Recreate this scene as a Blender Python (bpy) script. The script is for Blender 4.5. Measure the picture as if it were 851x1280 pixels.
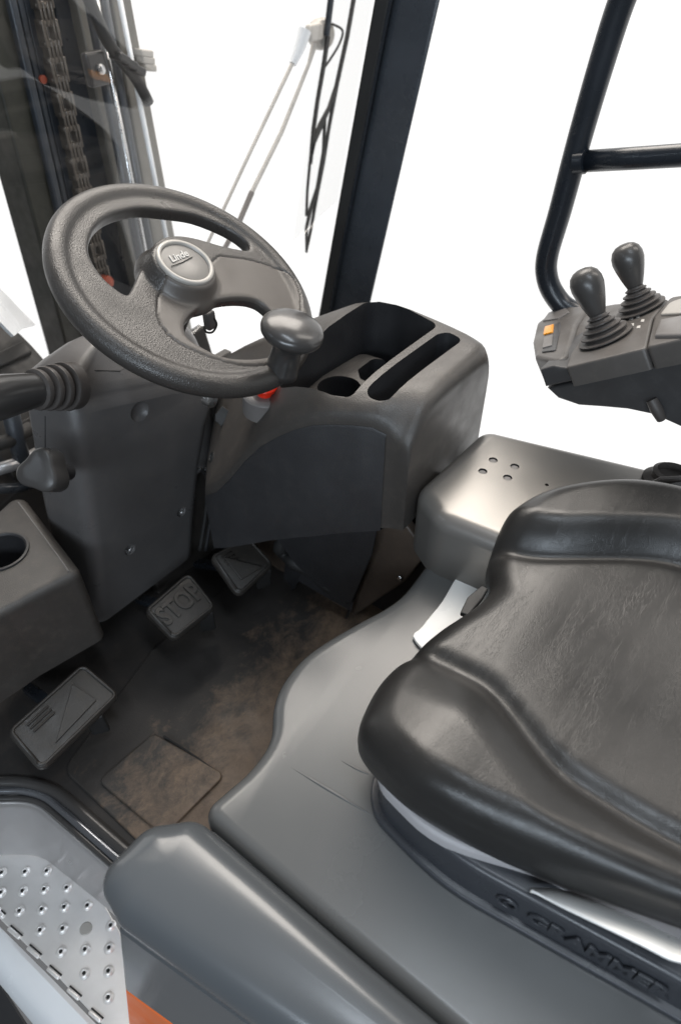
import bpy, bmesh, math, random
import numpy as np
from mathutils import Vector, Matrix, noise
from mathutils.geometry import tessellate_polygon
random.seed(7)
for o in list(bpy.data.objects): bpy.data.objects.remove(o)
scene = bpy.context.scene
COL = scene.collection
# ------------------------------------------------------------ camera
PITCH, YAW, FPX = math.radians(43.0), math.radians(52.6), 853.33
CAM = Vector((0, 0, 1.15))
FW = Vector((math.sin(YAW)*math.cos(PITCH), math.cos(YAW)*math.cos(PITCH), -math.sin(PITCH)))
RT = Vector((math.cos(YAW), -math.sin(YAW), 0)); UP = RT.cross(FW)
cd = bpy.data.cameras.new('camera'); cam = bpy.data.objects.new('camera', cd); COL.objects.link(cam)
cd.sensor_fit = 'VERTICAL'; cd.sensor_height = 36; cd.lens = 24.0; cd.clip_start = .02; cd.clip_end = 200
cam.matrix_world = Matrix(((RT.x, UP.x, -FW.x, CAM.x), (RT.y, UP.y, -FW.y, CAM.y), (RT.z, UP.z, -FW.z, CAM.z), (0, 0, 0, 1)))
cd.dof.use_dof = True; cd.dof.focus_distance = .98; cd.dof.aperture_fstop = 3.4
scene.camera = cam
scene.render.resolution_x = 680; scene.render.resolution_y = 1024
vs = scene.view_settings; vs.view_transform = 'Standard'; vs.look = 'None'; vs.exposure = 0; vs.gamma = 1
# ------------------------------------------------------------ light
w = bpy.data.worlds.new('World'); scene.world = w; w.use_nodes = True
bg = w.node_tree.nodes['Background']; bg.inputs[0].default_value = (.95, .97, 1, 1); bg.inputs[1].default_value = .16
def area(name, loc, target, sx, sy, power, col):
    l = bpy.data.lights.new(name, 'AREA'); l.shape = 'RECTANGLE'; l.size = sx; l.size_y = sy; l.energy = power; l.color = col
    o = bpy.data.objects.new(name, l); COL.objects.link(o); o.location = loc
    o.rotation_euler = (Vector(target)-Vector(loc)).to_track_quat('-Z', 'Y').to_euler(); return o
area('showroom_window_light', (-1.9, -1.0, 1.75), (.4, .2, .4), 2.4, .50, 58, (.78, .89, 1))
area('added_streak_light', (.25, -.35, 3.2), (.3, .0, .4), .35, 1.5, 24, (.82, .91, 1))  # cool overhead lamp added for the bright streak along the bolster
area('ceiling_light', (2.0, 1.7, 2.9), (.6, .35, .3), 2.6, 1.5, 135, (1, .93, .85))
area('added_seat_fill', (2.2, -.6, 2.7), (.6, .1, .4), .5, 1.6, 18, (1, .93, .85))  # warm fill added to lift the seat top, no known fixture

# ------------------------------------------------------------ geometry helpers
def ray(px, py):
    return ((px-425.5)*RT-(py-640)*UP+FPX*FW).normalized()
def PX(px, py, X): d = ray(px, py); return CAM+d*(X/d.x)
def PY(px, py, Y): d = ray(px, py); return CAM+d*(Y/d.y)
def PZ(px, py, Z): d = ray(px, py); return CAM+d*((Z-CAM.z)/d.z)
def PD(px, py, t): return CAM+ray(px, py)*t
def PP(px, py, o, n): d = ray(px, py); return CAM+d*((o-CAM).dot(n)/d.dot(n))
V = Vector

def origin_of(o):
    r = o
    while r.parent: r = r.parent
    return V(r.location)
def mesh(name, verts, faces, mat, parent=None, sharp=35, bevel=0, subsurf=0, kind=None, bseg=3):
    verts = [V(v) for v in verts]
    if parent is not None: base = origin_of(parent)
    else:
        xs = [v.x for v in verts]; ys = [v.y for v in verts]; zs = [v.z for v in verts]
        base = V(((min(xs)+max(xs))/2, (min(ys)+max(ys))/2, min(zs)))
    me = bpy.data.meshes.new(name)
    me.from_pydata([v-base for v in verts], [], faces)
    bm = bmesh.new(); bm.from_mesh(me); bmesh.ops.recalc_face_normals(bm, faces=bm.faces); bm.to_mesh(me); bm.free()
    o = bpy.data.objects.new(name, me); COL.objects.link(o)
    if parent is not None: o.parent = parent
    else: o.location = base
    me.materials.append(mat)
    finish(o, sharp)
    if bevel:
        m = o.modifiers.new('b', 'BEVEL'); m.width = bevel; m.segments = bseg; m.limit_method = 'ANGLE'; m.angle_limit = math.radians(28); m.harden_normals = False
    if subsurf:
        m = o.modifiers.new('s', 'SUBSURF'); m.levels = m.render_levels = subsurf
    if kind: o['kind'] = kind
    return o
def finish(o, sharp=35):
    me = o.data; me.shade_smooth()
    if sharp < 180: me.set_sharp_from_angle(angle=math.radians(sharp))
def bake(o, sharp=35):
    dg = bpy.context.evaluated_depsgraph_get(); dg.update()
    me = bpy.data.meshes.new_from_object(o.evaluated_get(dg)); o.modifiers.clear(); o.data = me; finish(o, sharp); return o
def cut(o, cutters, sharp=35):
    for c in cutters:
        m = o.modifiers.new('c', 'BOOLEAN'); m.operation = 'DIFFERENCE'; m.solver = 'EXACT'; m.object = c; m.material_mode = 'TRANSFER'
    bpy.context.view_layer.update(); bake(o, sharp)
    for c in cutters: bpy.data.objects.remove(c)
    return o
def smooth(pts, n=8, closed=True):
    pts = [V(p) for p in pts]; N = len(pts); out = []
    rng = range(N if closed else N-1)
    for i in rng:
        if closed: a, b, c, d = pts[i-1], pts[i], pts[(i+1) % N], pts[(i+2) % N]
        else: a, b, c, d = pts[max(i-1, 0)], pts[i], pts[i+1], pts[min(i+2, N-1)]
        for k in range(n):
            t = k/n
            out.append(.5*((2*b)+(c-a)*t+(2*a-5*b+4*c-d)*t*t+(3*b-a-3*c+d)*t**3))
    if not closed: out.append(pts[-1])
    return out
def rounded(pts, r, seg=6):
    out = []; N = len(pts)
    for i in range(N):
        p = V(pts[i]); a = (V(pts[i-1])-p); b = (V(pts[(i+1) % N])-p)
        ri = r[i] if isinstance(r, (list, tuple)) else r
        la, lb = a.length, b.length; a.normalize(); b.normalize()
        ang = math.acos(max(-1, min(1, a.dot(b))))
        if ri <= 0 or ang > 3.1: out.append(p); continue
        d = min(ri/math.tan(ang/2), la*.48, lb*.48); rr = d*math.tan(ang/2)
        c = p+(a+b).normalized()*(rr/math.sin(ang/2))
        s = p+a*d-c; e = p+b*d-c
        for k in range(seg+1):
            t = k/seg; th = math.pi-ang
            v = (s*math.sin((1-t)*th)+e*math.sin(t*th))/max(math.sin(th), 1e-6)
            out.append(c+v)
    return out
def ccw(p):
    A = sum(p[i-1].x*p[i].y-p[i].x*p[i-1].y for i in range(len(p)))
    return p if A > 0 else p[::-1]
WF = (V((0, 0, 0)), V((1, 0, 0)), V((0, 1, 0)), V((0, 0, 1)))
def offset(pts, d):
    out = []; N = len(pts)
    for i in range(N):
        a = V((pts[i].x-pts[i-1].x, pts[i].y-pts[i-1].y)); b = V((pts[(i+1) % N].x-pts[i].x, pts[(i+1) % N].y-pts[i].y))
        if a.length < 1e-7: a = b.copy()
        if b.length < 1e-7: b = a.copy()
        a.normalize(); b.normalize(); na = V((-a.y, a.x)); nb = V((-b.y, b.x)); m = na+nb
        if m.length < .2: m = na
        m.normalize(); k = d/max(.5, m.dot(na)); out.append(V((pts[i].x+m.x*k, pts[i].y+m.y*k)))
    return out
def slab(name, pts, z0, z1, R, mat, parent=None, frame=WF, seg=6, Rb=0, sharp=35, zfun=None, **k):
    """prism over a 2-D outline with rolled top edge (radius R) and optional rolled bottom edge"""
    pts = ccw([V((p[0], p[1])) for p in pts]); N = len(pts)
    rings = []
    if Rb:
        for s in range(seg+1):
            a = math.pi/2*s/seg; rings.append((offset(pts, Rb*(1-math.sin(a))), z0+Rb*(1-math.cos(a))))
    else: rings.append((pts, z0))
    if R:
        for s in range(seg+1):
            a = math.pi/2*s/seg; rings.append((offset(pts, R*(1-math.cos(a))), z1-R+R*math.sin(a)))
    else: rings.append((pts, z1))
    O, ex, ey, ez = frame; vs_ = []; fs = []
    for rp, z in rings:
        for p in rp:
            zz = z
            if zfun: zz = z+zfun(p.x, p.y)*(z-z0)/(z1-z0)
            vs_.append(O+ex*p.x+ey*p.y+ez*zz)
    for r in range(len(rings)-1):
        for i in range(N): fs.append((r*N+i, r*N+(i+1) % N, (r+1)*N+(i+1) % N, (r+1)*N+i))
    fs.append(tuple(range(N))[::-1]); fs.append(tuple((len(rings)-1)*N+i for i in range(N)))
    return mesh(name, vs_, fs, mat, parent, sharp=sharp, **k)
def loft(name, rings, mat, parent=None, caps=True, sharp=35, closed=True, **k):
    N = len(rings[0]); vs_ = [v for r in rings for v in r]; fs = []
    for r in range(len(rings)-1):
        for i in range(N if closed else N-1): fs.append((r*N+i, r*N+(i+1) % N, (r+1)*N+(i+1) % N, (r+1)*N+i))
    if caps and closed: fs.append(tuple(range(N))[::-1]); fs.append(tuple((len(rings)-1)*N+i for i in range(N)))
    return mesh(name, vs_, fs, mat, parent, sharp=sharp, **k)
def perp(n):
    n = V(n).normalized(); a = V((0, 0, 1)) if abs(n.z) < .9 else V((1, 0, 0)); x = a.cross(n).normalized(); return x, n.cross(x)
def tube_rings(pts, r, n=12):
    pts = [V(p) for p in pts]; rings = []; x = None
    for i, p in enumerate(pts):
        t = (pts[min(i+1, len(pts)-1)]-pts[max(i-1, 0)]).normalized()
        if x is None: x, y = perp(t)
        else: x = (x-t*x.dot(t)).normalized(); y = t.cross(x)
        rr = r[i] if isinstance(r, (list, tuple)) else r
        rings.append([p+x*rr*math.cos(2*math.pi*k/n)+y*rr*math.sin(2*math.pi*k/n) for k in range(n)])
    return rings
def tube(name, pts, r, mat, parent=None, n=12, **k): return loft(name, tube_rings(pts, r, n), mat, parent, **k)
def lathe_rings(prof, base, axis, n=32, sx=1, sy=1, xdir=None):
    ax = V(axis).normalized()
    if xdir is not None: x = (V(xdir)-ax*V(xdir).dot(ax)).normalized(); y = ax.cross(x)
    else: x, y = perp(ax)
    return [[V(base)+ax*h+x*r*sx*math.cos(2*math.pi*k/n)+y*r*sy*math.sin(2*math.pi*k/n) for k in range(n)] for r, h in prof]
def lathe(name, prof, base, axis, mat, parent=None, n=32, sx=1, sy=1, xdir=None, **k):
    return loft(name, lathe_rings(prof, base, axis, n, sx, sy, xdir), mat, parent, **k)
def box(name, c, s, mat, parent=None, R=None, bevel=.003, **k):
    c = V(c); R = R or Matrix.Identity(3); vs_ = []
    for x in (-1, 1):
        for y in (-1, 1):
            for z in (-1, 1): vs_.append(c+R @ V((x*s[0]/2, y*s[1]/2, z*s[2]/2)))
    fs = [(0, 1, 3, 2), (4, 6, 7, 5), (0, 4, 5, 1), (2, 3, 7, 6), (0, 2, 6, 4), (1, 5, 7, 3)]
    return mesh(name, vs_, fs, mat, parent, bevel=bevel, **k)
def bar(name, a, b, wx, wy, mat, parent=None, up=(0, 0, 1), bevel=.002, **k):
    a, b = V(a), V(b); z = (b-a); L = z.length; z.normalize(); x = V(up).cross(z).normalized(); y = z.cross(x)
    R = Matrix((x, y, z)).transposed(); return box(name, (a+b)/2, (wx, wy, L), mat, parent, R, bevel, **k)
def panel(name, quad, t, mat, parent=None, bevel=.003, **k):
    """thick plate from corner points; thickness to the back of its normal"""
    q = [V(p) for p in quad]; n = (q[1]-q[0]).cross(q[2]-q[1]).normalized(); N = len(q)
    vs_ = q+[p-n*t for p in q]; fs = [tuple(range(N)), tuple(range(N, 2*N))[::-1]]+[(i, (i+1) % N, N+(i+1) % N, N+i) for i in range(N)]
    return mesh(name, vs_, fs, mat, parent, bevel=bevel, **k)
def writing(name, txt, size, depth, O, ex, ey, mat, parent, shear=0, bold=0, align='LEFT', bev=0):
    c = bpy.data.curves.new(name, 'FONT'); c.body = txt; c.size = size; c.extrude = depth; c.shear = shear; c.offset = bold; c.align_x = align; c.bevel_depth = bev; c.resolution_u = 3
    t = bpy.data.objects.new(name, c); COL.objects.link(t)
    dg = bpy.context.evaluated_depsgraph_get(); dg.update(); me = bpy.data.meshes.new_from_object(t.evaluated_get(dg))
    vs_ = []; ez = V(ex).cross(V(ey)).normalized()
    for v in me.vertices: vs_.append(V(O)+V(ex)*v.co.x+V(ey)*v.co.y+ez*v.co.z)
    fs = [tuple(p.vertices) for p in me.polygons]
    bpy.data.objects.remove(t)
    return mesh(name, vs_, fs, mat, parent, sharp=30)
def tag(o, label=None, cat=None, group=None, kind=None):
    if label: o['label'] = label
    if cat: o['category'] = cat
    if group: o['group'] = group
    if kind: o['kind'] = kind
    return o
def thing(name, loc, label, cat, group=None):
    o = bpy.data.objects.new(name, None); COL.objects.link(o); o.location = loc; o.empty_display_size = .05; return tag(o, label, cat, group)

def hit(o, px, py):
    bpy.context.view_layer.update(); mi = o.matrix_world.inverted(); d = ray(px, py)
    ok, loc, n, i = o.ray_cast(mi @ CAM, (mi.to_3x3() @ d))
    return (o.matrix_world @ loc, n.normalized()) if ok else (PD(px, py, 1.1), V((0, -1, 0)))
def drape(o, pts, lift=0): return [(lambda h: h[0]+h[1]*lift)(hit(o, x, y)) for x, y in pts]
# ------------------------------------------------------------ materials
def mat(name, col, rough=.5, metal=0, grain=0, gscale=900, gtype='noise', var=.12, vscale=6, rvar=.1, spec=.5, coat=0, dust=0, dustcol=(.22, .18, .14), scratch=0):
    m = bpy.data.materials.new(name); m.use_nodes = True; nt = m.node_tree; N = nt.nodes; L = nt.links
    b = N['Principled BSDF']; b.inputs['Roughness'].default_value = rough; b.inputs['Metallic'].default_value = metal
    b.inputs['Specular IOR Level'].default_value = spec; b.inputs['Coat Weight'].default_value = coat; b.inputs['Coat Roughness'].default_value = .15
    tc = N.new('ShaderNodeTexCoord')
    nz = N.new('ShaderNodeTexNoise'); nz.inputs['Scale'].default_value = vscale; nz.inputs['Detail'].default_value = 6; nz.inputs['Roughness'].default_value = .65
    L.new(tc.outputs['Object'], nz.inputs['Vector'])
    r1 = N.new('ShaderNodeMapRange'); r1.inputs[1].default_value = .3; r1.inputs[2].default_value = .7; r1.inputs[3].default_value = 1-var; r1.inputs[4].default_value = 1+var
    L.new(nz.outputs[0], r1.inputs[0])
    mx = N.new('ShaderNodeVectorMath'); mx.operation = 'SCALE'; mx.inputs[0].default_value = col; L.new(r1.outputs[0], mx.inputs['Scale'])
    out = mx.outputs[0]
    rr = N.new('ShaderNodeMapRange'); rr.inputs[1].default_value = .3; rr.inputs[2].default_value = .7; rr.inputs[3].default_value = max(0, rough-rvar); rr.inputs[4].default_value = min(1, rough+rvar)
    n2 = N.new('ShaderNodeTexNoise'); n2.inputs['Scale'].default_value = vscale*3.3; n2.inputs['Detail'].default_value = 8; L.new(tc.outputs['Object'], n2.inputs['Vector'])
    L.new(n2.outputs[0], rr.inputs[0]); L.new(rr.outputs[0], b.inputs['Roughness'])
    if dust:
        n3 = N.new('ShaderNodeTexNoise'); n3.inputs['Scale'].default_value = vscale*7; n3.inputs['Detail'].default_value = 12; n3.inputs['Roughness'].default_value = .8; L.new(tc.outputs['Object'], n3.inputs['Vector'])
        d = N.new('ShaderNodeMapRange'); d.inputs[1].default_value = .5; d.inputs[2].default_value = .75; d.inputs[4].default_value = dust; L.new(n3.outputs[0], d.inputs[0])
        mm = N.new('ShaderNodeMixRGB'); mm.inputs[2].default_value = (*dustcol, 1); L.new(d.outputs[0], mm.inputs[0]); L.new(out, mm.inputs[1]); out = mm.outputs[0]
    L.new(out, b.inputs['Base Color'])
    if grain:
        bp = N.new('ShaderNodeBump'); bp.inputs['Strength'].default_value = grain; bp.inputs['Distance'].default_value = .001
        if gtype == 'cells':
            g = N.new('ShaderNodeTexVoronoi'); g.feature = 'SMOOTH_F1'; g.inputs['Scale'].default_value = gscale; L.new(tc.outputs['Object'], g.inputs['Vector']); h = g.outputs['Distance']
        else:
            g = N.new('ShaderNodeTexNoise'); g.inputs['Scale'].default_value = gscale; g.inputs['Detail'].default_value = 2; L.new(tc.outputs['Object'], g.inputs['Vector']); h = g.outputs[0]
        L.new(h, bp.inputs['Height']); L.new(bp.outputs[0], b.inputs['Normal'])
    return m
M = {}
M['plastic'] = mat('grained_black_plastic', (.052, .047, .043), .40, grain=.4, gscale=600, dust=.16, var=.14)
M['column'] = mat('grained_charcoal_plastic', (.090, .086, .085), .36, grain=.35, gscale=700, dust=.12, var=.12)
M['rim'] = mat('pebbled_rim_plastic', (.042, .038, .035), .34, grain=.5, gscale=650, gtype='cells', var=.08)
M['spoke'] = mat('satin_spoke_plastic', (.080, .070, .062), .42, grain=.12, gscale=900, var=.06)
M['badge'] = mat('badge_plastic', (.16, .15, .138), .4, var=.05)
M['silverplastic'] = mat('silver_ring', (.40, .38, .35), .42, metal=.2, var=.04)
M['gloss'] = mat('polished_black_plastic', (.040, .038, .037), .32, var=.05, rvar=.05, coat=.3)
M['white'] = mat('white_print', (.55, .53, .5), .5, var=.02)
M['knee_shade'] = mat('knee_shade_black', (.029, .029, .031), .42, grain=.35, gscale=700, dust=.06, var=.1)  # near-black colour standing in for shade on the knee wall
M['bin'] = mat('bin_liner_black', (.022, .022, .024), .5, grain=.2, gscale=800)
M['hood'] = mat('warm_grey_hood_plastic', (.100, .102, .102), .26, grain=.06, gscale=1300, var=.03, vscale=3, rvar=.02)
M['roll'] = mat('blue_grey_bolster_plastic', (.088, .096, .104), .24, grain=.03, gscale=1300, var=.03, vscale=3, rvar=.02, coat=.2)
M['plate'] = mat('brushed_grey_cover', (.22, .21, .197), .30, metal=.5, grain=.03, gscale=1200, var=.02, vscale=5, rvar=.012)
M['leather'] = None
M['floor'] = mat('footwell_rubber', (.016, .014, .013), .62, grain=.3, gscale=400, dust=.4, dustcol=(.055, .040, .030), vscale=5)
M['pedal'] = mat('worn_pedal_rubber', (.030, .027, .024), .45, grain=.4, gscale=350, dust=.28, dustcol=(.085, .062, .042), vscale=10)
M['blackmetal'] = mat('black_powder_coat', (.014, .018, .024), .28, var=.1, rvar=.06, grain=.06, gscale=900)
M['pillar'] = mat('black_painted_pillar', (.045, .051, .060), .30, var=.15, vscale=9, rvar=.08)
M['rubber'] = mat('black_rubber', (.018, .018, .018), .6, grain=.15, gscale=500)
M['mast'] = mat('greased_mast_steel', (.030, .036, .045), .36, metal=.2, var=.35, vscale=12, dust=.2, dustcol=(.10, .09, .05))
M['masto'] = mat('olive_grimed_mast_steel', (.018, .018, .012), .5, var=.4, vscale=14, dust=.25, dustcol=(.05, .045, .02))
M['railglare'] = mat('glare_lightened_rail', (.16, .15, .13), .4, metal=.2, var=.2, vscale=10)  # pale tint stands in for the windscreen reflection over the rails
M['chain'] = mat('oily_chain_steel', (.13, .112, .095), .40, metal=.6, var=.3, vscale=40)
M['steel'] = mat('bright_steel', (.62, .62, .62), .28, metal=1, var=.1, vscale=20)
M['alu'] = mat('aluminium_tread', (.86, .84, .82), .36, metal=.6, var=.08, vscale=6, rvar=.04)
M['tub'] = mat('silver_tub', (.52, .51, .51), .30, metal=.7, var=.03, vscale=3, rvar=.03)
M['whitelip'] = mat('light_grey_paint', (.72, .74, .76), .22, var=.03, coat=.3)
M['orange'] = mat('orange_paint', (.95, .20, .045), .4, var=.04)
M['red'] = mat('red_button', (.75, .03, .01), .3, var=.03)
M['redgrime'] = mat('rusty_red_part', (.30, .06, .03), .5, var=.3, vscale=30)
M['amber'] = mat('amber_switch', (.85, .33, .02), .3, var=.05)
M['greyplastic'] = mat('mid_grey_plastic', (.16, .15, .145), .4, grain=.1, var=.06)
M['armtop'] = mat('armrest_top_plastic', (.092, .084, .078), .42, grain=.15, gscale=900, dust=.12, dustcol=(.3, .26, .22))
M['armside'] = mat('armrest_side_plastic', (.050, .049, .050), .42, grain=.15, gscale=900, dust=.12, dustcol=(.2, .2, .2))
M['knob'] = mat('joystick_knob_plastic', (.052, .049, .047), .34, var=.05)
M['boot'] = mat('joystick_boot_rubber', (.058, .051, .047), .48, var=.1, vscale=30)
M['film'] = mat('white_film', (.88, .88, .86), .35, var=.02)
M['lightfabric'] = mat('light_grey_lining', (.42, .41, .42), .6, grain=.3, gscale=1500, var=.05)
M['base'] = mat('blue_black_shell', (.040, .043, .050), .33, var=.1, grain=.08, gscale=900)
M['wiper'] = mat('wiper_black', (.018, .016, .014), .5)
M['wiperarm'] = mat('glare_paled_wiper_arm', (.42, .39, .35), .4, var=.15, vscale=20)  # pale colour imitates glare bleaching the arms
M['trim'] = mat('brown_grey_trim', (.085, .064, .050), .5, grain=.15, dust=.3, dustcol=(.2, .14, .09), vscale=8)
M['tyre'] = mat('tyre_rubber', (.020, .019, .018), .6, var=.3, vscale=20, dust=.3, dustcol=(.10, .07, .05))
M['chrome'] = mat('dark_bright_sill_metal', (.22, .23, .25), .22, metal=.8, var=.05)
M['seam'] = mat('seam_shadow_rubber', (.010, .010, .010), .7)

def leather_mat():
    m = mat('creased_black_leather', (.019, .0185, .018), .33, var=.12, vscale=5, rvar=.05)
    nt = m.node_tree; N = nt.nodes; L = nt.links; b = N['Principled BSDF']; tc = N.new('ShaderNodeTexCoord')
    h = None
    for rot, sc, str_, st in ((.5, 85, 1.0, 5.0), (-.75, 62, .9, 7.0), (1.4, 105, .6, 3.0)):
        mp = N.new('ShaderNodeMapping'); mp.inputs['Rotation'].default_value = (0, 0, rot); mp.inputs['Scale'].default_value = (1, st, 1)
        L.new(tc.outputs['Object'], mp.inputs['Vector'])
        wn = N.new('ShaderNodeTexNoise'); wn.inputs['Scale'].default_value = 9; L.new(mp.outputs[0], wn.inputs['Vector'])
        av = N.new('ShaderNodeVectorMath'); av.operation = 'MULTIPLY_ADD'; av.inputs[1].default_value = (.12, .12, .12); L.new(wn.outputs['Color'], av.inputs[0]); L.new(mp.outputs[0], av.inputs[2])
        vo = N.new('ShaderNodeTexVoronoi'); vo.feature = 'DISTANCE_TO_EDGE'; vo.inputs['Scale'].default_value = sc; L.new(av.outputs[0], vo.inputs['Vector'])
        r = N.new('ShaderNodeMapRange'); r.inputs[1].default_value = 0; r.inputs[2].default_value = .07; r.inputs[3].default_value = -str_; r.inputs[4].default_value = 0; L.new(vo.outputs[0], r.inputs[0])
        mk = N.new('ShaderNodeTexNoise'); mk.inputs['Scale'].default_value = 7; mk.inputs['Detail'].default_value = 3; L.new(mp.outputs[0], mk.inputs['Vector'])
        mr = N.new('ShaderNodeMapRange'); mr.inputs[1].default_value = .48; mr.inputs[2].default_value = .68; L.new(mk.outputs[0], mr.inputs[0])
        mu = N.new('ShaderNodeMath'); mu.operation = 'MULTIPLY'; L.new(r.outputs[0], mu.inputs[0]); L.new(mr.outputs[0], mu.inputs[1])
        if h is None: h = mu.outputs[0]
        else:
            ad = N.new('ShaderNodeMath'); ad.operation = 'ADD'; L.new(h, ad.inputs[0]); L.new(mu.outputs[0], ad.inputs[1]); h = ad.outputs[0]
    g = N.new('ShaderNodeTexVoronoi'); g.inputs['Scale'].default_value = 620; L.new(tc.outputs['Object'], g.inputs['Vector'])
    gm = N.new('ShaderNodeMath'); gm.operation = 'MULTIPLY_ADD'; gm.inputs[1].default_value = .35; L.new(g.outputs[0], gm.inputs[0]); L.new(h, gm.inputs[2])
    bp = N.new('ShaderNodeBump'); bp.inputs['Strength'].default_value = .17; bp.inputs['Distance'].default_value = .0010; L.new(gm.outputs[0], bp.inputs['Height']); L.new(bp.outputs[0], b.inputs['Normal'])
    return m
M['leather'] = leather_mat()
def mud_mat():
    m = mat('muddy_black_rubber_mat', (.030, .027, .025), .5, grain=.3, gscale=300, var=.2, vscale=8)
    nt = m.node_tree; N = nt.nodes; L = nt.links; b = N['Principled BSDF']; old = b.inputs['Base Color'].links[0].from_socket
    g = N.new('ShaderNodeNewGeometry'); sx = N.new('ShaderNodeSeparateXYZ'); L.new(g.outputs['Position'], sx.inputs[0])
    mp = N.new('ShaderNodeMapping'); mp.inputs['Rotation'].default_value = (0, 0, .6); mp.inputs['Scale'].default_value = (1, 1.3, 1); L.new(g.outputs['Position'], mp.inputs['Vector'])
    n = N.new('ShaderNodeTexNoise'); n.inputs['Scale'].default_value = 15; n.inputs['Detail'].default_value = 14; n.inputs['Roughness'].default_value = .80; n.inputs['Distortion'].default_value = .35; L.new(mp.outputs[0], n.inputs['Vector'])
    # dirt trodden in near the seat side: heavier for small Y
    r = N.new('ShaderNodeMapRange'); r.inputs[1].default_value = .74; r.inputs[2].default_value = .50; r.inputs[3].default_value = -.22; r.inputs[4].default_value = .16; L.new(sx.outputs[1], r.inputs[0])
    a = N.new('ShaderNodeMath'); a.operation = 'ADD'; L.new(n.outputs[0], a.inputs[0]); L.new(r.outputs[0], a.inputs[1])
    rp = N.new('ShaderNodeMapRange'); rp.inputs[1].default_value = .44; rp.inputs[2].default_value = .67; L.new(a.outputs[0], rp.inputs[0])
    n2 = N.new('ShaderNodeTexNoise'); n2.inputs['Scale'].default_value = 45; n2.inputs['Detail'].default_value = 14; n2.inputs['Roughness'].default_value = .8; L.new(g.outputs['Position'], n2.inputs['Vector'])
    cr = N.new('ShaderNodeMixRGB'); cr.inputs[1].default_value = (.030, .022, .017, 1); cr.inputs[2].default_value = (.29, .20, .135, 1); L.new(n2.outputs[0], cr.inputs[0])
    mx = N.new('ShaderNodeMixRGB'); L.new(rp.outputs[0], mx.inputs[0]); L.new(old, mx.inputs[1]); L.new(cr.outputs[0], mx.inputs[2]); L.new(mx.outputs[0], b.inputs['Base Color'])
    return m
M['mud'] = mud_mat()
def glass_mat():
    m = bpy.data.materials.new('thin_glass'); m.use_nodes = True; nt = m.node_tree; nt.nodes.clear(); N = nt.nodes
    o = N.new('ShaderNodeOutputMaterial'); g = N.new('ShaderNodeBsdfGlossy'); g.inputs['Roughness'].default_value = .0; t = N.new('ShaderNodeBsdfTransparent'); f = N.new('ShaderNodeFresnel'); f.inputs[0].default_value = 1.5
    x = N.new('ShaderNodeMixShader'); gg = N.new('ShaderNodeNewGeometry'); ir = N.new('ShaderNodeMapRange'); ir.inputs[3].default_value = 1.5; ir.inputs[4].default_value = 1/1.5; nt.links.new(gg.outputs['Backfacing'], ir.inputs[0]); nt.links.new(ir.outputs[0], f.inputs[0]); nt.links.new(f.outputs[0], x.inputs[0]); nt.links.new(t.outputs[0], x.inputs[1]); nt.links.new(g.outputs[0], x.inputs[2]); nt.links.new(x.outputs[0], o.inputs[0]); return m
M['glass'] = glass_mat()

# ============================================================ GLOWING WHITE BACKDROP, ADDED BEHIND THE CAB AND LIGHTING IT (setting)
def emis():
    m = bpy.data.materials.new('glowing_backdrop'); m.use_nodes = True; nt = m.node_tree; nt.nodes.clear()
    o = nt.nodes.new('ShaderNodeOutputMaterial'); e = nt.nodes.new('ShaderNodeEmission'); e.inputs[0].default_value = (1, .995, .985, 1); e.inputs[1].default_value = 1.15; nt.links.new(e.outputs[0], o.inputs[0]); return m
prof = [(0.0, -1.4), (5.0, -1.4), (6.3, -1.25), (7.0, -.6), (7.2, .4), (7.2, 5.0)]
rings = []
for r, z in prof: rings.append([V((.4+r*math.sin(math.radians(a)), .4+r*math.cos(math.radians(a)), z)) for a in range(-10, 151, 5)])
bd_ = loft('backdrop', rings, emis(), None, caps=False, closed=False, sharp=180); bd_['kind'] = 'structure'
# ============================================================ FOOTWELL (setting)
fl = [(.13, .30), (.13, .50), (.13, .72), (.10, .79), (.05, .85), (-.3, .86), (-.3, 1.13), (1.02, 1.13), (1.02, .30)]
floor = slab('footwell_floor', fl, -.02, 0, .003, M['floor']); floor['kind'] = 'structure'
bulk = mesh('bulkhead', [(-.3, 1.12, 0), (1.02, 1.12, 0), (1.02, 1.20, .34), (-.3, 1.20, .22), (-.3, 1.14, 0), (1.02, 1.14, 0), (1.02, 1.22, .34), (-.3, 1.22, .22)],
     [(0, 1, 2, 3), (7, 6, 5, 4), (0, 4, 5, 1), (1, 5, 6, 2), (2, 6, 7, 3), (3, 7, 4, 0)], M['floor'], bevel=.004); bulk['kind'] = 'structure'
iw = box('inner_body_wall', (.80, .72, .20), (.03, .80, .42), M['floor'], bevel=.004); iw['kind'] = 'structure'

# floor mat
def q2(l, z): return [(lambda p: (p.x, p.y))(PZ(x, y, z)) for x, y in l]
t = thing('floor_mat', (.45, .6, 0), 'dirty black rubber floor mat caked with brown mud below the pedals', 'floor mat')
slab('mat_sheet', rounded([(.155, .44), (.155, .73), (.42, .80), (.83, .80), (.83, .30), (.3, .30)], .03), .001, .006, .003, M['mud'], t)
slab('access_panel', rounded(q2([(122, 976), (192, 916), (282, 968), (205, 1045)], .012), .012), .007, .013, .003, M['mud'], t)
tube('mat_seam', [PZ(205, 920, .011), PZ(240, 943, .011), PZ(272, 966, .011)], .0022, M['seam'], t, n=6)

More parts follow.
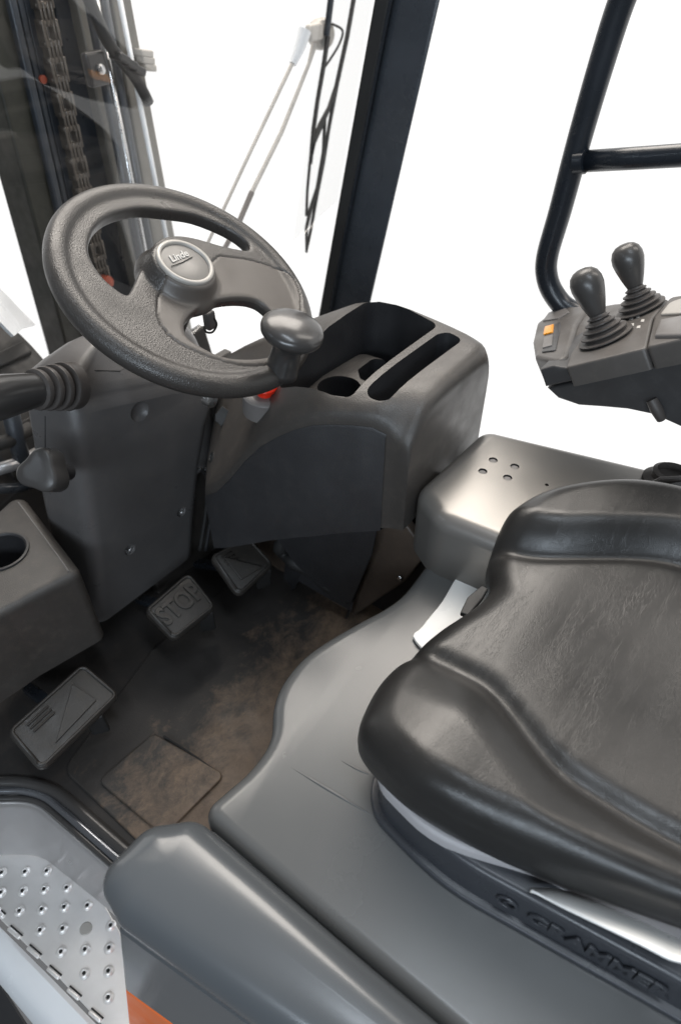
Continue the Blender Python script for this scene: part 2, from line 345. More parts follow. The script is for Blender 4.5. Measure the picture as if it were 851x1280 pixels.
# kick panel to the right of the footwell
t = thing('kick_panel', (.74, .55, .05), 'brown scuffed side trim panel with one screw at the right end of the footwell', 'trim panel')
kp = [PX(476, 655, .74), PX(506, 655, .74), PX(533, 692, .74), PX(505, 728, .74), PX(445, 768, .74), PX(405, 800, .74), PX(340, 780, .74), PX(300, 690, .74), PX(370, 634, .74)]
panel('panel', [p for p in kp][::-1], .02, M['trim'], t, bevel=.004)
lathe('screw', [(.006, 0), (.006, .002), (.004, .004), (.0, .004)], PX(500, 722, .738), (-1, 0, 0), M['steel'], t, n=16)
t = thing('rubber_flap', (.70, .7, .05), 'curled dark rubber flap hanging against the brown trim panel', 'rubber flap')
g = []
for (a, b, X) in (((372, 634), (345, 770), .735), ((400, 636), (375, 725), .725), ((430, 642), (410, 745), .730), ((455, 648), (438, 762), .726), ((474, 655), (430, 775), .734)):
    pa, pb = PX(*a, X-.006), PX(*b, X-.012); g.append([pa.lerp(pb, s/5)+V((-.006*math.sin(s*1.3), 0, 0)) for s in range(6)])
lw = [PX(x, y, X) for x, y, X in [(262, 640, .640), (330, 632, .655), (400, 634, .675), (474, 650, .70), (466, 690, .705), (440, 752, .715), (412, 742, .705), (372, 704, .69), (345, 668, .67), (300, 668, .655)]]
panel('lower_flap', lw, .006, M['bin'], t, bevel=.002)
fo = loft('flap_sheet', g, M['bin'], t, caps=False, closed=False); m = fo.modifiers.new('t', 'SOLIDIFY'); m.thickness = .004; m.offset = 1; bake(fo)
loft('curled_edge', tube_rings(smooth([PX(335, 650, .70), PX(352, 668, .70), PX(352, 690, .70), PX(372, 705, .70), PX(410, 730, .71), PX(438, 748, .72)], 5, False), [.010+.007*math.sin(i*.55)**2 for i in range(26)], 10), M['rubber'], t, sharp=180)

# ============================================================ STEP
t = thing('entry_step', (-.02, .6, -.24), 'silver metal entry step with raised dimples and slots down in its well', 'step')
ZS = -.22
outer = [PZ(x, y, ZS) for x, y in [(-60, 1066), (0, 1067), (28, 1066), (55, 1070), (80, 1088), (128, 1126), (150, 1165), (175, 1290), (150, 1310), (129, 1282), (70, 1218), (0, 1148), (-60, 1090)]]
tread = slab('tread_plate', [(p.x, p.y) for p in outer], ZS-.006, ZS, .002, M['alu'], t)
tops = [(-45, 1003), (0, 1004), (28, 1004), (48, 1009), (72, 1029), (148, 1095), (190, 1130)]
bots = [(-45, 1067), (0, 1068), (28, 1067), (55, 1071), (80, 1089), (128, 1128), (165, 1160)]
tp = smooth([PZ(x, y, -.025) for x, y in tops], 5, False); bt = smooth([PZ(x, y, ZS+.002) for x, y in bots], 5, False)
rows = [[], [], [], [], [], []]
for a, b in zip(tp, bt):
    d = (a-b); d.z = 0
    rows[0].append(a+V((.004, .004, .004))); rows[1].append(a); rows[2].append(a.lerp(b, .08)-d*.1); rows[3].append(a.lerp(b, .7)); rows[4].append(a.lerp(b, .93)); rows[5].append(b-d*.10)
o = loft('well_wall', rows, M['tub'], t, caps=False, closed=False, sharp=60); m = o.modifiers.new('t', 'SOLIDIFY'); m.thickness = .003; bake(o, 60)
# sill mouldings
s1 = smooth([PZ(x, y, -.005) for x, y in [(-45, 975), (0, 977), (30, 978), (60, 985), (85, 1000), (165, 1070), (205, 1105)]], 5, False)
s2 = smooth([PZ(x, y, -.008) for x, y in [(-45, 986), (0, 988), (28, 988), (55, 995), (78, 1012), (158, 1082), (205, 1122)]], 5, False)
s3 = smooth([PZ(x, y, -.015) for x, y in [(-45, 996), (0, 998), (28, 998), (52, 1004), (75, 1022), (152, 1090), (195, 1126)]], 5, False)
tube('sill_seal', s1, .011, M['gloss'], t, n=12, sharp=180)
tube('sill_trim', s2, .0075, M['chrome'], t, n=12, sharp=180)
tube('sill_edge', s3, .0055, M['gloss'], t, n=12, sharp=180)
tube('well_rim', [p+V((0, 0, .002)) for p in tp], .0035, M['tub'], t, n=10, sharp=180)
# dimples: share one mesh
dm = lathe('dimple', [(.0095, -.001), (.0085, .0008), (.0062, .0034), (.0046, .0042), (.0036, .0034), (.0030, .0004), (.0, .0)], (0, 0, 0), (0, 0, 1), M['alu'], None, n=16, sharp=180, caps=False)
dcore = mesh('dimple_hole', [(.0031*math.cos(a*.785), .0031*math.sin(a*.785), .0040) for a in range(8)], [tuple(range(8))], M['seam'])
base = origin_of(t)
dloc = [(3, 1091), (32, 1090), (59, 1089), (2, 1116), (29, 1114), (56, 1112), (84, 1110), (25, 1139), (53, 1137), (81, 1134), (110, 1132), (51, 1163), (79, 1161), (139, 1157), (77, 1190), (107, 1187), (137, 1185), (106, 1217), (136, 1214), (136, 1247), (-25, 1092), (-28, 1118), (-4, 1140), (22, 1164)]
dloc = [q for q in dloc if q != (22, 1164)]
for i, (x, y) in enumerate(dloc):
    p = PZ(x, y, ZS+.001)
    if i == 0: a, b = dm, dcore
    else: a, b = dm.copy(), dcore.copy(); COL.objects.link(a); COL.objects.link(b)
    a.parent = t; a.location = p-base; b.parent = a; b.location = (0, 0, .0041)
lathe('rivet', [(.011, 0), (.011, .001), (.0095, .0022), (.0, .0026)], PZ(108, 1161, ZS), (0, 0, 1), M['silverplastic'], t, n=24)
for x, y in [(-3, 1139), (18, 1166), (42, 1190), (67, 1216), (92, 1242), (119, 1270)]:
    a, b = PZ(x-7, y-6, ZS+.001), PZ(x+8, y+7, ZS+.001)
    s = bar('slot_lug', a, b, .0075, .007, M['alu'], t, bevel=.003)
    n_ = (b-a).normalized().cross(V((0, 0, 1)))
    bar('slot', a-n_*.0048+V((0, 0, .0005)), b-n_*.0048+V((0, 0, .0005)), .0028, .0025, M['seam'], t, bevel=.001)
# outer lip
def along(px_list, z): return [PZ(x, y, z) for x, y in px_list]
A = along([(-60, 1100), (0, 1158), (70, 1228), (140, 1300)], ZS+.004); B = along([(-60, 1165), (0, 1215), (60, 1280), (105, 1330)], ZS-.01)
C_ = along([(-60, 1180), (0, 1230), (50, 1290), (90, 1340)], ZS-.05)
o = loft('outer_lip', [A, [a.lerp(b, .15)+V((0, 0, .008)) for a, b in zip(A, B)], [a.lerp(b, .7)+V((0, 0, .006)) for a, b in zip(A, B)], B, C_], M['whitelip'], t, caps=False, closed=False, sharp=60); m = o.modifiers.new('t', 'SOLIDIFY'); m.thickness = .004; bake(o, 60)
A2 = along([(-60, 1185), (0, 1232), (32, 1282), (60, 1330)], ZS-.06); B2 = along([(-60, 1260), (-30, 1275), (-5, 1300), (0, 1340)], ZS-.16)
o = loft('lower_skirt', [A2, B2], M['bin'], t, caps=False, closed=False); m = o.modifiers.new('t', 'SOLIDIFY'); m.thickness = .004; bake(o)

# ============================================================ HOOD
t = thing('engine_hood', (.5, 0, 0), 'smooth grey hood under the seat with rounded left bolster and orange lower side', 'hood')
ho = [(258, 1011), (285, 985), (322, 945), (338, 915), (341, 880), (352, 850), (378, 818), (410, 795), (450, 772), (480, 756), (505, 737), (530, 705)]
hp = [PZ(x, y, .33) for x, y in ho]
hp = smooth([(p.x, p.y) for p in hp], 4, False)
hp = [p for p in hp if p.x > .178]
hp = [p for p in hp if p.x > .235]
outl = [V((.176, .10)), V((.176, .30))]+rounded([V((.176, .30)), V((.176, .351)), hp[0], V((.3, .2))], [0, .028, 0, 0], 8)[1:-2]+hp+[V((.745, .352)), V((.98, .36)), V((.98, -.75)), V((.182, -.75))]
def hz(x, y):
    z = 0
    return z
slab('hood_top', outl, 0.0, .330, .019, M['hood'], t, seg=7)
# pressed crease lines in the hood
def crease(pts, r): return tube('pressed_rib', smooth([PZ(x, y, .3295) for x, y in pts], 4, False), [r*math.sin(math.pi*(i+.6)/(4*(len(pts)-1)+1.2)) for i in range(4*(len(pts)-1)+1)], M['hood'], t, n=10, sharp=180)
tc_ = t
for cpx, r_ in (([(362, 958), (395, 978), (432, 1000), (470, 1022)], .0022), ([(425, 950), (445, 961), (462, 969)], .0018)):
    crease(cpx, r_)
# side roll
rl = [PZ(x, y, .30) for x, y in [(132, 1112), (143, 1075)]]+[PZ(160, 1048, .33), PZ(182, 1033, .33), PZ(215, 1024, .33), PZ(238, 1026, .33)]
rp = [(.047, .345), (.055, .385), (.085, .402), (.125, .392), (.160, .365), (.170, .335), (.172, .1), (.178, -.1), (.19, -.75), (.12, -.75), (.090, -.1), (.068, .15)]
b0 = PZ(131, 1108, .30); b1 = PZ(149, 1158, .288); b2 = PZ(313, 1279, .288); b3 = b1+(b2-b1)*3.0
b4 = PZ(184, 1030, .335); b5 = PZ(243, 1022, .335)
sr = rounded([(b1.x, b1.y-.01), (b0.x-.004, b0.y+.004), (b4.x, b4.y+.004), (b5.x+.005, b5.y), (.176, .1), (.182, b3.y), (b3.x, b3.y)], [.03, .028, .040, .034, 0, 0, 0], 10)
t2 = t
def pillow(name, pts, ma, mb, z0, z1, R, crown, m_, parent, nr=16):
    pts = ccw([V((p[0], p[1])) for p in pts]); out = []
    for i in range(len(pts)):
        a, b = pts[i-1], pts[i]; n = max(1, int((b-a).length/.008))
        for k in range(1, n+1): out.append(a.lerp(b, k/n))
    ma, mb = V(ma), V(mb); md = mb-ma; rings = [[V((p.x, p.y, z0)) for p in out]]
    rings.insert(0, [V((p.x*.97+.03*.11, p.y, z0-.004)) for p in out])
    for s in range(nr+1):
        f = (s/nr)**1.6*.985; rg = []
        for p in out:
            u = max(0, min(1, (p-ma).dot(md)/md.dot(md))); mm_ = ma+md*u; q = p.lerp(mm_, f); d = (p-q).length
            z = z1-R+math.sqrt(max(0, R*R-(R-d)**2)) if d < R else z1
            rg.append(V((q.x, q.y, z+crown*(1-(1-f)**2))))
        rings.append(rg)
    return loft(name, rings, m_, parent, sharp=180)
pillow('bolster_cap', sr, (.113, .325), (.150, b3.y+.03), .298, .345, .034, .009, M['roll'], t2)
slab('bolster_core', [(b1.x+.02, .335), (.172, .335), (.18, b3.y), (b3.x+.02, b3.y)], .05, .287, .0, M['bin'], t2)
slab('groove_strip', [(.150, .325), (.200, .325), (.205, -.7), (.160, -.7)], .25, .3120, .0, M['hood'], t2)
# side panel with orange lower part
TL = PZ(147, 1161, .279); TR = TL+(PZ(313, 1282, .279)-TL)*2.6; BL = V((-.016, .424, -.22)); BR = BL+(TR-TL)
def sp(u, v): return TL.lerp(TR, u).lerp(BL.lerp(BR, u), v)
t3 = t
def spn(name, v0, v1, m_):
    v1a, v1b = v1
    q = [sp(0, v0[0]), sp(1, v0[1]), sp(1, v1b), sp(0, v1a)]
    return panel(name, q[::-1], .02, m_, t3, bevel=.006)
def solve_v(px, py):
    best = None
    for u in np.linspace(0, 1, 201):
        for v in np.linspace(0, 1, 201):
            P = sp(u, v)-CAM; z = P.dot(FW); x = 425.5+FPX*P.dot(RT)/z; y = 640-FPX*P.dot(UP)/z; e = (x-px)**2+(y-py)**2
            if best is None or e < best[0]: best = (e, u, v)
    return best
e1 = solve_v(160, 1240); e2 = solve_v(215, 1280)
k = (e2[2]-e1[2])/max(e2[1]-e1[1], .02)
va = e1[2]-k*e1[1]; vb = va+k
spn('grey_panel', (0, 0), (va, vb), M['roll']); spn('orange_panel', (va+.004, vb+.004), (1, 1.0), M['orange'])

# ============================================================ RIGHT COVER PLATE
t = thing('side_cover', (.9, .2, .33), 'raised warm grey metal cover with a group of four holes, right of the seat', 'cover')
pp = [PZ(x, y, .45) for x, y in [(602, 530), (516, 600), (512, 622)]]
cp = [(.923, .392), (.712, .398), (.674, .335), (.69, .16), (.70, -.6), (1.10, -.6), (1.02, .0), (1.003, .079)]
cov = slab('cover_top', rounded(cp, [.03, .04, .06, .1, 0, 0, 0, .05], 10), .325, .45, .026, M['plate'], t, seg=8)
cs = []
for x, y in [(603, 589), (616, 575), (634, 597), (643, 583)]:
    cs.append(lathe('c', [(.0072, -.03), (.0072, .02)], PZ(x, y, .45), (0, 0, 1), M['seam'], n=20))
cs.append(lathe('c', [(.003, -.03), (.003, .02)], PZ(683, 606, .45), (0, 0, 1), M['seam'], n=14))
cut(cov, cs)
for x, y in [(603, 589), (616, 575), (634, 597), (643, 583)]:
    lathe('hole_plug', [(.0070, -.012), (.0070, -.0035), (.005, -.002), (0, -.002)], PZ(x, y, .45), (0, 0, 1), M['greyplastic'], t, n=20)
t = thing('round_boss', PZ(835, 608, .45), 'dark brown round boss on the grey cover behind the seat', 'fitting')
lathe('boss', [(.045, -.005), (.045, .006), (.034, .012), (.034, .022), (.028, .026), (.028, .012), (0, .012)], PZ(838, 606, .45), (0, 0, 1), M['boot'], t, n=40, sy=.8)
tube('pin', [PZ(806, 610, .455), PZ(825, 600, .475), PZ(860, 598, .48)], .005, M['boot'], t, n=8)

# ============================================================ DASH CONSOLE
t = thing('dash_console', (.8, .6, .2), 'dark grey dashboard console with an open storage bin and cup holders beside the steering column', 'dashboard console')
arcp = [(494, 543, .69), (488, 530, .689), (466, 517, .68), (412, 515, .66), (396, 515, .652), (361, 524, .640), (326, 543, .625), (297, 571, .608), (279, 597, .598), (255, 612, .585)]
arc = []; x0s = [(.35, .69)]
for px_, py_, X_ in arcp: p = PX(px_, py_, X_); arc.append((p.y, p.z)); x0s.append((p.y, p.x))
for px_, py_, Y_ in ((257, 578, .80), (266, 522, .875), (277, 470, .94), (284, 452, .99)): p = PY(px_, py_, Y_); arc.append((p.y, p.z)); x0s.append((p.y, p.x))
def ip(tab, Y):
    for i in range(len(tab)-1):
        if tab[i][0] <= Y <= tab[i+1][0]: s = (Y-tab[i][0])/(tab[i+1][0]-tab[i][0]+1e-9); return tab[i][1]*(1-s)+tab[i+1][1]*s
    return tab[0][1] if Y < tab[0][0] else tab[-1][1]
zbt = [(.40, .372), (.5, .33), (.63, .265), (.80, .17), (.98, .10)]
def za(Y):
    for i in range(len(arc)-1):
        if arc[i][0] <= Y <= arc[i+1][0]: s = (Y-arc[i][0])/(arc[i+1][0]-arc[i][0]); return arc[i][1]*(1-s)+arc[i+1][1]*s
    return arc[0][1] if Y < arc[0][0] else arc[-1][1]
outX = [(.398, .925), (.42, .945), (.45, .958), (.5, .968), (.6, .980), (.655, .966), (.69, .92), (.72, .89), (.77, .872), (.84, .85), (.90, .84), (.97, .83)]
def xo(Y):
    for i in range(len(outX)-1):
        if outX[i][0] <= Y <= outX[i+1][0]: s = (Y-outX[i][0])/(outX[i+1][0]-outX[i][0]); return outX[i][1]*(1-s)+outX[i+1][1]*s
    return outX[0][1] if Y < outX[0][0] else outX[-1][1]
zot = [(.66, .600), (.72, .576), (.80, .530), (.85, .497), (.90, .460), (.98, .40)]
def zo(Y): return ip(zot, Y)
rings = []
Ys = [.400, .401, .404, .409, .416, .425, .44, .46, .49, .52, .55, .58, .61, .64, .67, .70, .73, .76, .79, .82, .85, .88, .92, .97]
R0 = .026
for Y in Ys:
    ins = 0
    if Y < .425: s = (.425-Y)/.025; ins = R0*(1-math.sqrt(max(0, 1-s*s)))*.9
    A_ = za(Y); O_ = zo(Y); X0 = ip(x0s, Y); X1 = xo(Y)
    A_ = min(A_, O_-.022)
    zb = ip(zbt, Y)
    rise = O_-A_
    r = min(.028, .028)
    wq = max(0, min(1, (Y-.56)/.16)); wq = wq*wq*(3-2*wq)
    prof = [(X0, min(zb, A_-.06)), (X0, A_-.05), (X0, A_-.018), (X0+.002, A_-.006), (X0+.007, A_+.002)]
    def lin(X): f = max(0, min(1, (X-X0-.007)/(X1-.034-X0-.007))); return A_+.002+(O_-A_-.002)*(1-(1-f)**(7-5.7*wq))
    for f in (.06, .12, .2, .3, .45, .6, .75, .9):
        X = X0+.007+(X1-.034-X0-.007)*f; prof.append((X, lin(X)))
    prof += [(X1-.034, O_), (X1-.024, O_-.002), (X1-.013, O_-.008), (X1-.005, O_-.018), (X1-.001, O_-.032), (X1, O_-.06), (X1, zb)]
    rings.append([V((x, Y, max(zb, z-ins))) for x, z in prof])
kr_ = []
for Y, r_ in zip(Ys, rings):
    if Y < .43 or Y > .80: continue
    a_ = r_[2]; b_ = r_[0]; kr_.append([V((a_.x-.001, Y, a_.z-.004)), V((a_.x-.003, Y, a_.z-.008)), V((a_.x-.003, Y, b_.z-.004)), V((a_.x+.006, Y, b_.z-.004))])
loft('knee_shade_sheet', kr_, M['knee_shade'], t, caps=False, closed=False)  # thin sheet added over the console wall to carry its shade
con = loft('console_shell', rings, M['plastic'], t, sharp=50)
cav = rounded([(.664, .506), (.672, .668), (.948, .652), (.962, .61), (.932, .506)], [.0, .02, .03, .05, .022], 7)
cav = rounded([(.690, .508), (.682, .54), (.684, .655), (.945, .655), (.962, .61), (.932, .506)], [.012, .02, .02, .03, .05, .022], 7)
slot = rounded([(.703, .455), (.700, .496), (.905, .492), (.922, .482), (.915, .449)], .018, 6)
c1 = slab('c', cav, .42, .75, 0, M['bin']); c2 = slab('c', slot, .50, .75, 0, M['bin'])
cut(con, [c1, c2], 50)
# cup holder insert
cup = slab('cup_holder_tray', rounded([(.694, .512), (.690, .64), (.80, .652), (.905, .645), (.91, .60), (.885, .512)], .02, 5), .47, .515, .006, M['plastic'], t)
cc = [lathe('c', [(.036, -.05), (.038, .05)], PZ(424, 475, .53)-V((0, 0, .03)), (0, 0, 1), M['bin'], n=36)]
sq = [PZ(x, y, .515) for x, y in [(447, 462), (466, 448), (492, 451), (488, 470), (462, 478), (450, 474)]]
cc.append(slab('c', rounded([(p.x, p.y) for p in sq], .012, 5), .44, .60, 0, M['bin']))
cut(cup, cc)
# emergency stop
box('gap_trim', (.68, .915, .21), (.30, .02, .50), M['plastic'], t, bevel=.004)
bp_, hn = hit(con, 331, 504); n_ = (hn+V((0, -.1, .45))).normalized(); n_ = V((0, -.12, 1)).normalized(); bp_ = bp_+n_*.016
lathe('button_base', [(.037, -.03), (.037, .003), (.034, .005), (.024, .006), (.024, .004), (0, .004)], bp_, n_, M['greyplastic'], t, n=40)
lathe('stop_button', [(.013, 0), (.013, .010), (.019, .012), (.0205, .018), (.017, .023), (.010, .026), (0, .026)], bp_+n_*.002, n_, M['red'], t, n=36)
pk, kn = hit(con, 265, 571)
lathe('round_plug', [(.0095, -.003), (.0095, .002), (.0075, .002), (.0068, .0005), (.003, .0005), (.003, .0015), (0, .0015)], pk, kn, M['rubber'], t, n=24)
# trim edge next to the column
for dx, mm in ((0, 'rubber'), (7, 'bin')):
    em = [PY(x+dx, y, .835) for x, y in [(249, 586), (257, 592), (260, 606), (257, 645), (250, 688)]]
    tube('edge_moulding', smooth(em, 5, False), .0038, M[mm], t, n=8, sharp=180)
# key
t = thing('ignition_key', PD(275, 515, 1.14), 'small key with a black head and silver ring hanging in the ignition lock', 'key')
kp_, kn2 = hit(con, 264, 500); KD = (hit(con, 277, 520)[0]-CAM).length-.02
lathe('lock_barrel', [(.012, -.01), (.012, .003), (.009, .005), (0, .005)], kp_, kn2, M['steel'], t, n=24)
kt = [PD(x, y, KD) for x, y in [(269, 518), (278, 507), (287, 514), (286, 523), (277, 533), (269, 526)]]
panel('key_head', kt, .006, M['rubber'], t, bevel=.0015)
kt = [PD(x, y, KD+.003) for x, y in [(279, 530), (284, 526), (291, 538), (289, 541), (286, 539)]]
panel('key_blade', kt, .0025, M['steel'], t, bevel=.0005)
rg = [PD(266, 502, KD)+V((.011*math.cos(a*math.pi/12), -.004*math.sin(a*math.pi/12), .012*math.sin(a*math.pi/12))) for a in range(25)]
tube('key_ring', rg, .0011, M['steel'], t, n=8, sharp=180)

# ============================================================ STEERING COLUMN
t = thing('steering_column', (.52, .93, .08), 'tall charcoal plastic steering column housing with recessed screws under the wheel', 'steering column')
def rrect(x0, x1, y0, y1, z, r=.03, skew=0, n=6):
    p = rounded([(x0, y0), (x1, y0), (x1, y1), (x0, y1)], r, n); return [V((a.x, a.y, z)) for a in p]
def crn(px, py, Y): return PY(px, py, Y)
fr = []
for (lx, ly), (rx_, ry), Y in (((125, 782), (247, 690), .870), ((119, 705), (251, 640), .868), ((108, 640), (257, 585), .866), ((100, 575), (266, 530), .864), ((93, 520), (282, 478), .862)):
    a, b = PY(lx, ly, Y), PY(rx_, ry, Y); fr.append((a, b))
cr = []
for i, (a, b) in enumerate(fr):
    dep = .17
    pl = rounded([(0, 0), (1, 0), (1, 1), (0, 1)], 0, 1)
    quad = [V((a.x, a.y, a.z)), V((b.x, b.y, b.z)), V((b.x+.0, b.y+dep, b.z)), V((a.x-.018, a.y+dep*.72, a.z))]
    cr.append([q for q in rounded([V((q.x, q.y, q.z)) for q in quad], [.028, .034, .03, .03], 8)])
# top shoulder rings, shrinking towards the hump
cA = cr[-1]; cen = sum(cA, V())/len(cA)
for f, dz in ((.985, .012), (.955, .022), (.88, .033), (.74, .044), (.5, .058), (.2, .064)):
    cr.append([V((cen.x+.02*(1-f)+(p.x-cen.x)*f, cen.y+.01+(p.y-cen.y)*f, p.z+dz)) for p in cA])
col = loft('column_housing', cr, M['column'], t, sharp=60)
# dimple plug and screw recesses
fn = V((0, -1, .1)).normalized()
def onface(px, py, Y=.862): return PY(px, py, Y)
cts = []
for (x, y, r, dp) in ((175, 515, .0190, .011), (163, 687, .0130, .012), (227, 640, .0115, .012)):
    P = hit(col, x, y)[0]; cts.append(lathe('c', [(0, dp), (r*.45, dp*.93), (r*.8, dp*.6), (r*1.0, 0), (r*1.15, -.01)][::-1], P, (0, 1, 0), M['column'], n=28))
cut(col, cts, 60)
for (x, y, r) in ((163, 687, .010), (227, 640, .009)):
    P = hit(col, x, y)[0]; lathe('screw', [(r*.62, 0), (r*.62, .003), (r*.45, .0045), (r*.3, .0035), (0, .003)], P, (0, -1, 0), M['steel'], t, n=16)
# seam lines
def seam(pts, r=.0009): return tube('seam', drape(col, pts, .0), r, M['seam'], t, n=6, sharp=180)
seam([(84, 462), (100, 462), (120, 463), (150, 464), (158, 460), (168, 455)]); seam([(57, 520), (57, 550), (57, 580), (58, 610)])
# shaft shroud behind the wheel
WC = V((.62, .737, .722))-RT*.0075-UP*.004; WN = V((.118, -.499, .859)).normalized()
E1 = (V((1, 0, 0))-WN*WN.x).normalized(); E2 = WN.cross(E1)
hubC = PP(232, 328, WC+WN*.034, WN)
sb = hubC-WN*.19
loft('shaft_shroud', lathe_rings([(.044, .0), (.040, .02), (.037, .06), (.035, .15)], sb+V((0, .0, 0)), WN, 32), M['plastic'], t, sharp=60)
# rounded hump right of the shaft
hc = V((.672, .955, .47)); hr = []
for f in range(9):
    a = math.pi/2*f/8; r = math.cos(a)
    hr.append([hc+V((.102*r*math.cos(2*math.pi*k/32), .085*r*math.sin(2*math.pi*k/32), .115*math.sin(a))) for k in range(32)])
hr.insert(0, [p-V((0, 0, .2)) for p in hr[0]])
loft('shaft_cowl', hr, M['column'], t, sharp=70)
hp_ = PD(262, 400, 1.17)
box('cowl_button', hp_, (.018, .014, .03), M['greyplastic'], t, bevel=.003)
tube('cable', smooth([PD(255, 408, 1.155), PD(258, 415, 1.15), PD(266, 415, 1.15), PD(271, 406, 1.155), PD(268, 398, 1.16)], 4, False), .0018, M['rubber'], t, n=8)

# stalk with bellows
t = thing('column_stalk', PD(70, 487, 1.08), 'thick black control stalk with a ribbed rubber bellows on the left of the column', 'control lever')
a_, b_ = PD(84, 483, 1.13), PD(38, 488, 1.085); ax = (b_-a_).normalized()
L_ = (b_-a_).length
pr = [(.036, -.012)]
for i in range(4):
    h = i*L_/4; r = .036-i*.0022; pr += [(r, h), (r+.001, h+.004), (r, h+.0075), (r-.009, h+.0098), (r-.009, h+L_/4-.002)]
pr += [(.022, L_), (0, L_)]
lathe('bellows', pr, a_, ax, M['boot'], t, n=36, sharp=50)
bx_ = PD(-70, 512, 1.02)
tube('lever', [b_-ax*.01, b_.lerp(bx_, .3), b_.lerp(bx_, .6), bx_], [.024, .030, .032, .033], M['gloss'], t, n=28, sharp=60)
lv = (bx_-b_).normalized(); vv = (CAM-b_).normalized(); sd = lv.cross(vv).normalized()
if sd.z < 0: sd = -sd
for i, (px, py) in enumerate(((30, 484), (16, 483), (3, 489))):
    c0 = PD(px, py, 1.0); 
    ct = b_+lv*((c0-b_).dot(lv)); nrm = (sd*.75+vv*.66).normalized(); pc = ct+nrm*.0325; tx = lv.cross(nrm).normalized()
    panel('print_mark', [pc+lv*.006+tx*.003, pc-lv*.004+tx*.004, pc-lv*.006-tx*.002, pc+lv*.003-tx*.004], .0015, M['silverplastic'], t, bevel=0)
# lobed knob
t = thing('adjuster_knob', PD(52, 590, 1.09), 'grey three-lobed adjusting knob low on the left side of the column', 'knob')
kc = PD(72, 590, 1.135); ka = (PD(42, 589, 1.085)-kc).normalized(); xk, yk = perp(ka)
kr = []
for h, s in ((0, .8), (.002, .97), (.006, 1), (.034, 1.0), (.038, .97), (.041, .86), (.0415, .5), (.0415, .05)):
    kr.append([kc+ka*(h+.012)+(xk*math.cos(q)+yk*math.sin(q))*s*(.031+.0050*math.cos(3*q+2.0)) for q in [2*math.pi*k/60 for k in range(60)]])
loft('lobed_grip', kr, M['knob'], t, sharp=50)
lathe('stem', [(.013, -.03), (.013, .02)], kc, ka, M['bin'], t, n=20)
lathe('stem_screw', [(.004, 0), (.004, .004), (0, .004)], PD(79, 588, 1.11), (-.6, -.6, .5), M['steel'], t, n=12)

# ============================================================ STEERING WHEEL
t = thing('steering_wheel', WC, 'black grained steering wheel with a broad lower spoke and round centre badge', 'steering wheel')
def w2(px, py, h=.004):
    p = PP(px, py, WC+WN*h, WN)-WC; return V((p.dot(E1), p.dot(E2)))
def cp3(l): return [w2(30+x/2.1275, 210+y/2.1275) for x, y in l]
hole1 = smooth(cp3([(272, 352), (235, 330), (200, 298), (172, 255), (162, 215), (175, 170), (205, 138), (250, 119), (310, 110), (380, 117), (450, 128), (520, 155), (570, 183), (600, 212), (596, 230), (560, 226), (515, 216), (460, 200), (410, 192), (366, 200), (335, 235), (310, 290), (290, 335)]), 3)
hole2 = smooth(cp3([(418, 440), (420, 410), (450, 378), (500, 355), (560, 347), (610, 353), (645, 375), (680, 420), (705, 465), (690, 500), (640, 516), (580, 520), (520, 512), (465, 486), (430, 462)]), 3)
def inpoly(p, poly):
    c = False; n = len(poly)
    for i in range(n):
        a, b = poly[i-1], poly[i]
        if (a.y > p.y) != (b.y > p.y) and p.x < (b.x-a.x)*(p.y-a.y)/(b.y-a.y)+a.x: c = not c
    return c
cu = bpy.data.curves.new('pl', 'CURVE'); cu.dimensions = '2D'; cu.fill_mode = 'BOTH'; cu.extrude = .0070; cu.bevel_depth = .004; cu.bevel_resolution = 2
def spl(pts):
    s = cu.splines.new('POLY'); s.points.add(len(pts)-1); s.use_cyclic_u = True
    for q, p in zip(s.points, pts): q.co = (p.x, p.y, 0, 1)
spl([V((.172*math.cos(a*math.pi/48), .172*math.sin(a*math.pi/48))) for a in range(96)]); spl(hole1); spl(hole2)
co = bpy.data.objects.new('pl', cu); COL.objects.link(co)
dg = bpy.context.evaluated_depsgraph_get(); dg.update(); pm = bpy.data.meshes.new_from_object(co.evaluated_get(dg)); bpy.data.objects.remove(co)
hub2 = V(((hubC-WC).dot(E1), (hubC-WC).dot(E2)))
bm = bmesh.new(); bm.from_mesh(pm)
def addgrid(rings, close=False):
    vv_ = [[bm.verts.new(p) for p in r] for r in rings]; n = len(rings[0]); R_ = len(rings)
    for r in range(R_ if close else R_-1):
        for i in range(n): bm.faces.new((vv_[r][i], vv_[r][(i+1) % n], vv_[(r+1) % R_][(i+1) % n], vv_[(r+1) % R_][i]))
    if not close: bm.faces.new(vv_[0][::-1]); bm.faces.new(vv_[-1])
NT = 160
addgrid([[V(((.178+.0175*math.cos(2*math.pi*j/24))*math.cos(2*math.pi*i/NT), (.178+.0175*math.cos(2*math.pi*j/24))*math.sin(2*math.pi*i/NT), .0168*math.sin(2*math.pi*j/24))) for j in range(24)] for i in range(NT)], True)
addgrid([[V((hub2.x*(1-.0)+r*math.cos(2*math.pi*i/40), hub2.y+r*math.sin(2*math.pi*i/40), h)) for i in range(40)] for r, h in ((.052, -.02), (.062, -.005), (.060, .004), (.053, .014), (.048, .024), (.0455, .030), (.043, .032))])
# conical web under the lower spoke
me = bpy.data.meshes.new('wheel'); bm.to_mesh(me); bm.free()
wo_ = bpy.data.objects.new('wheel_rim', me); COL.objects.link(wo_)
rm = wo_.modifiers.new('r', 'REMESH'); rm.mode = 'VOXEL'; rm.voxel_size = .0021; rm.adaptivity = 0
sm = wo_.modifiers.new('s', 'SMOOTH'); sm.iterations = 14; sm.factor = .5
bake(wo_, 180)
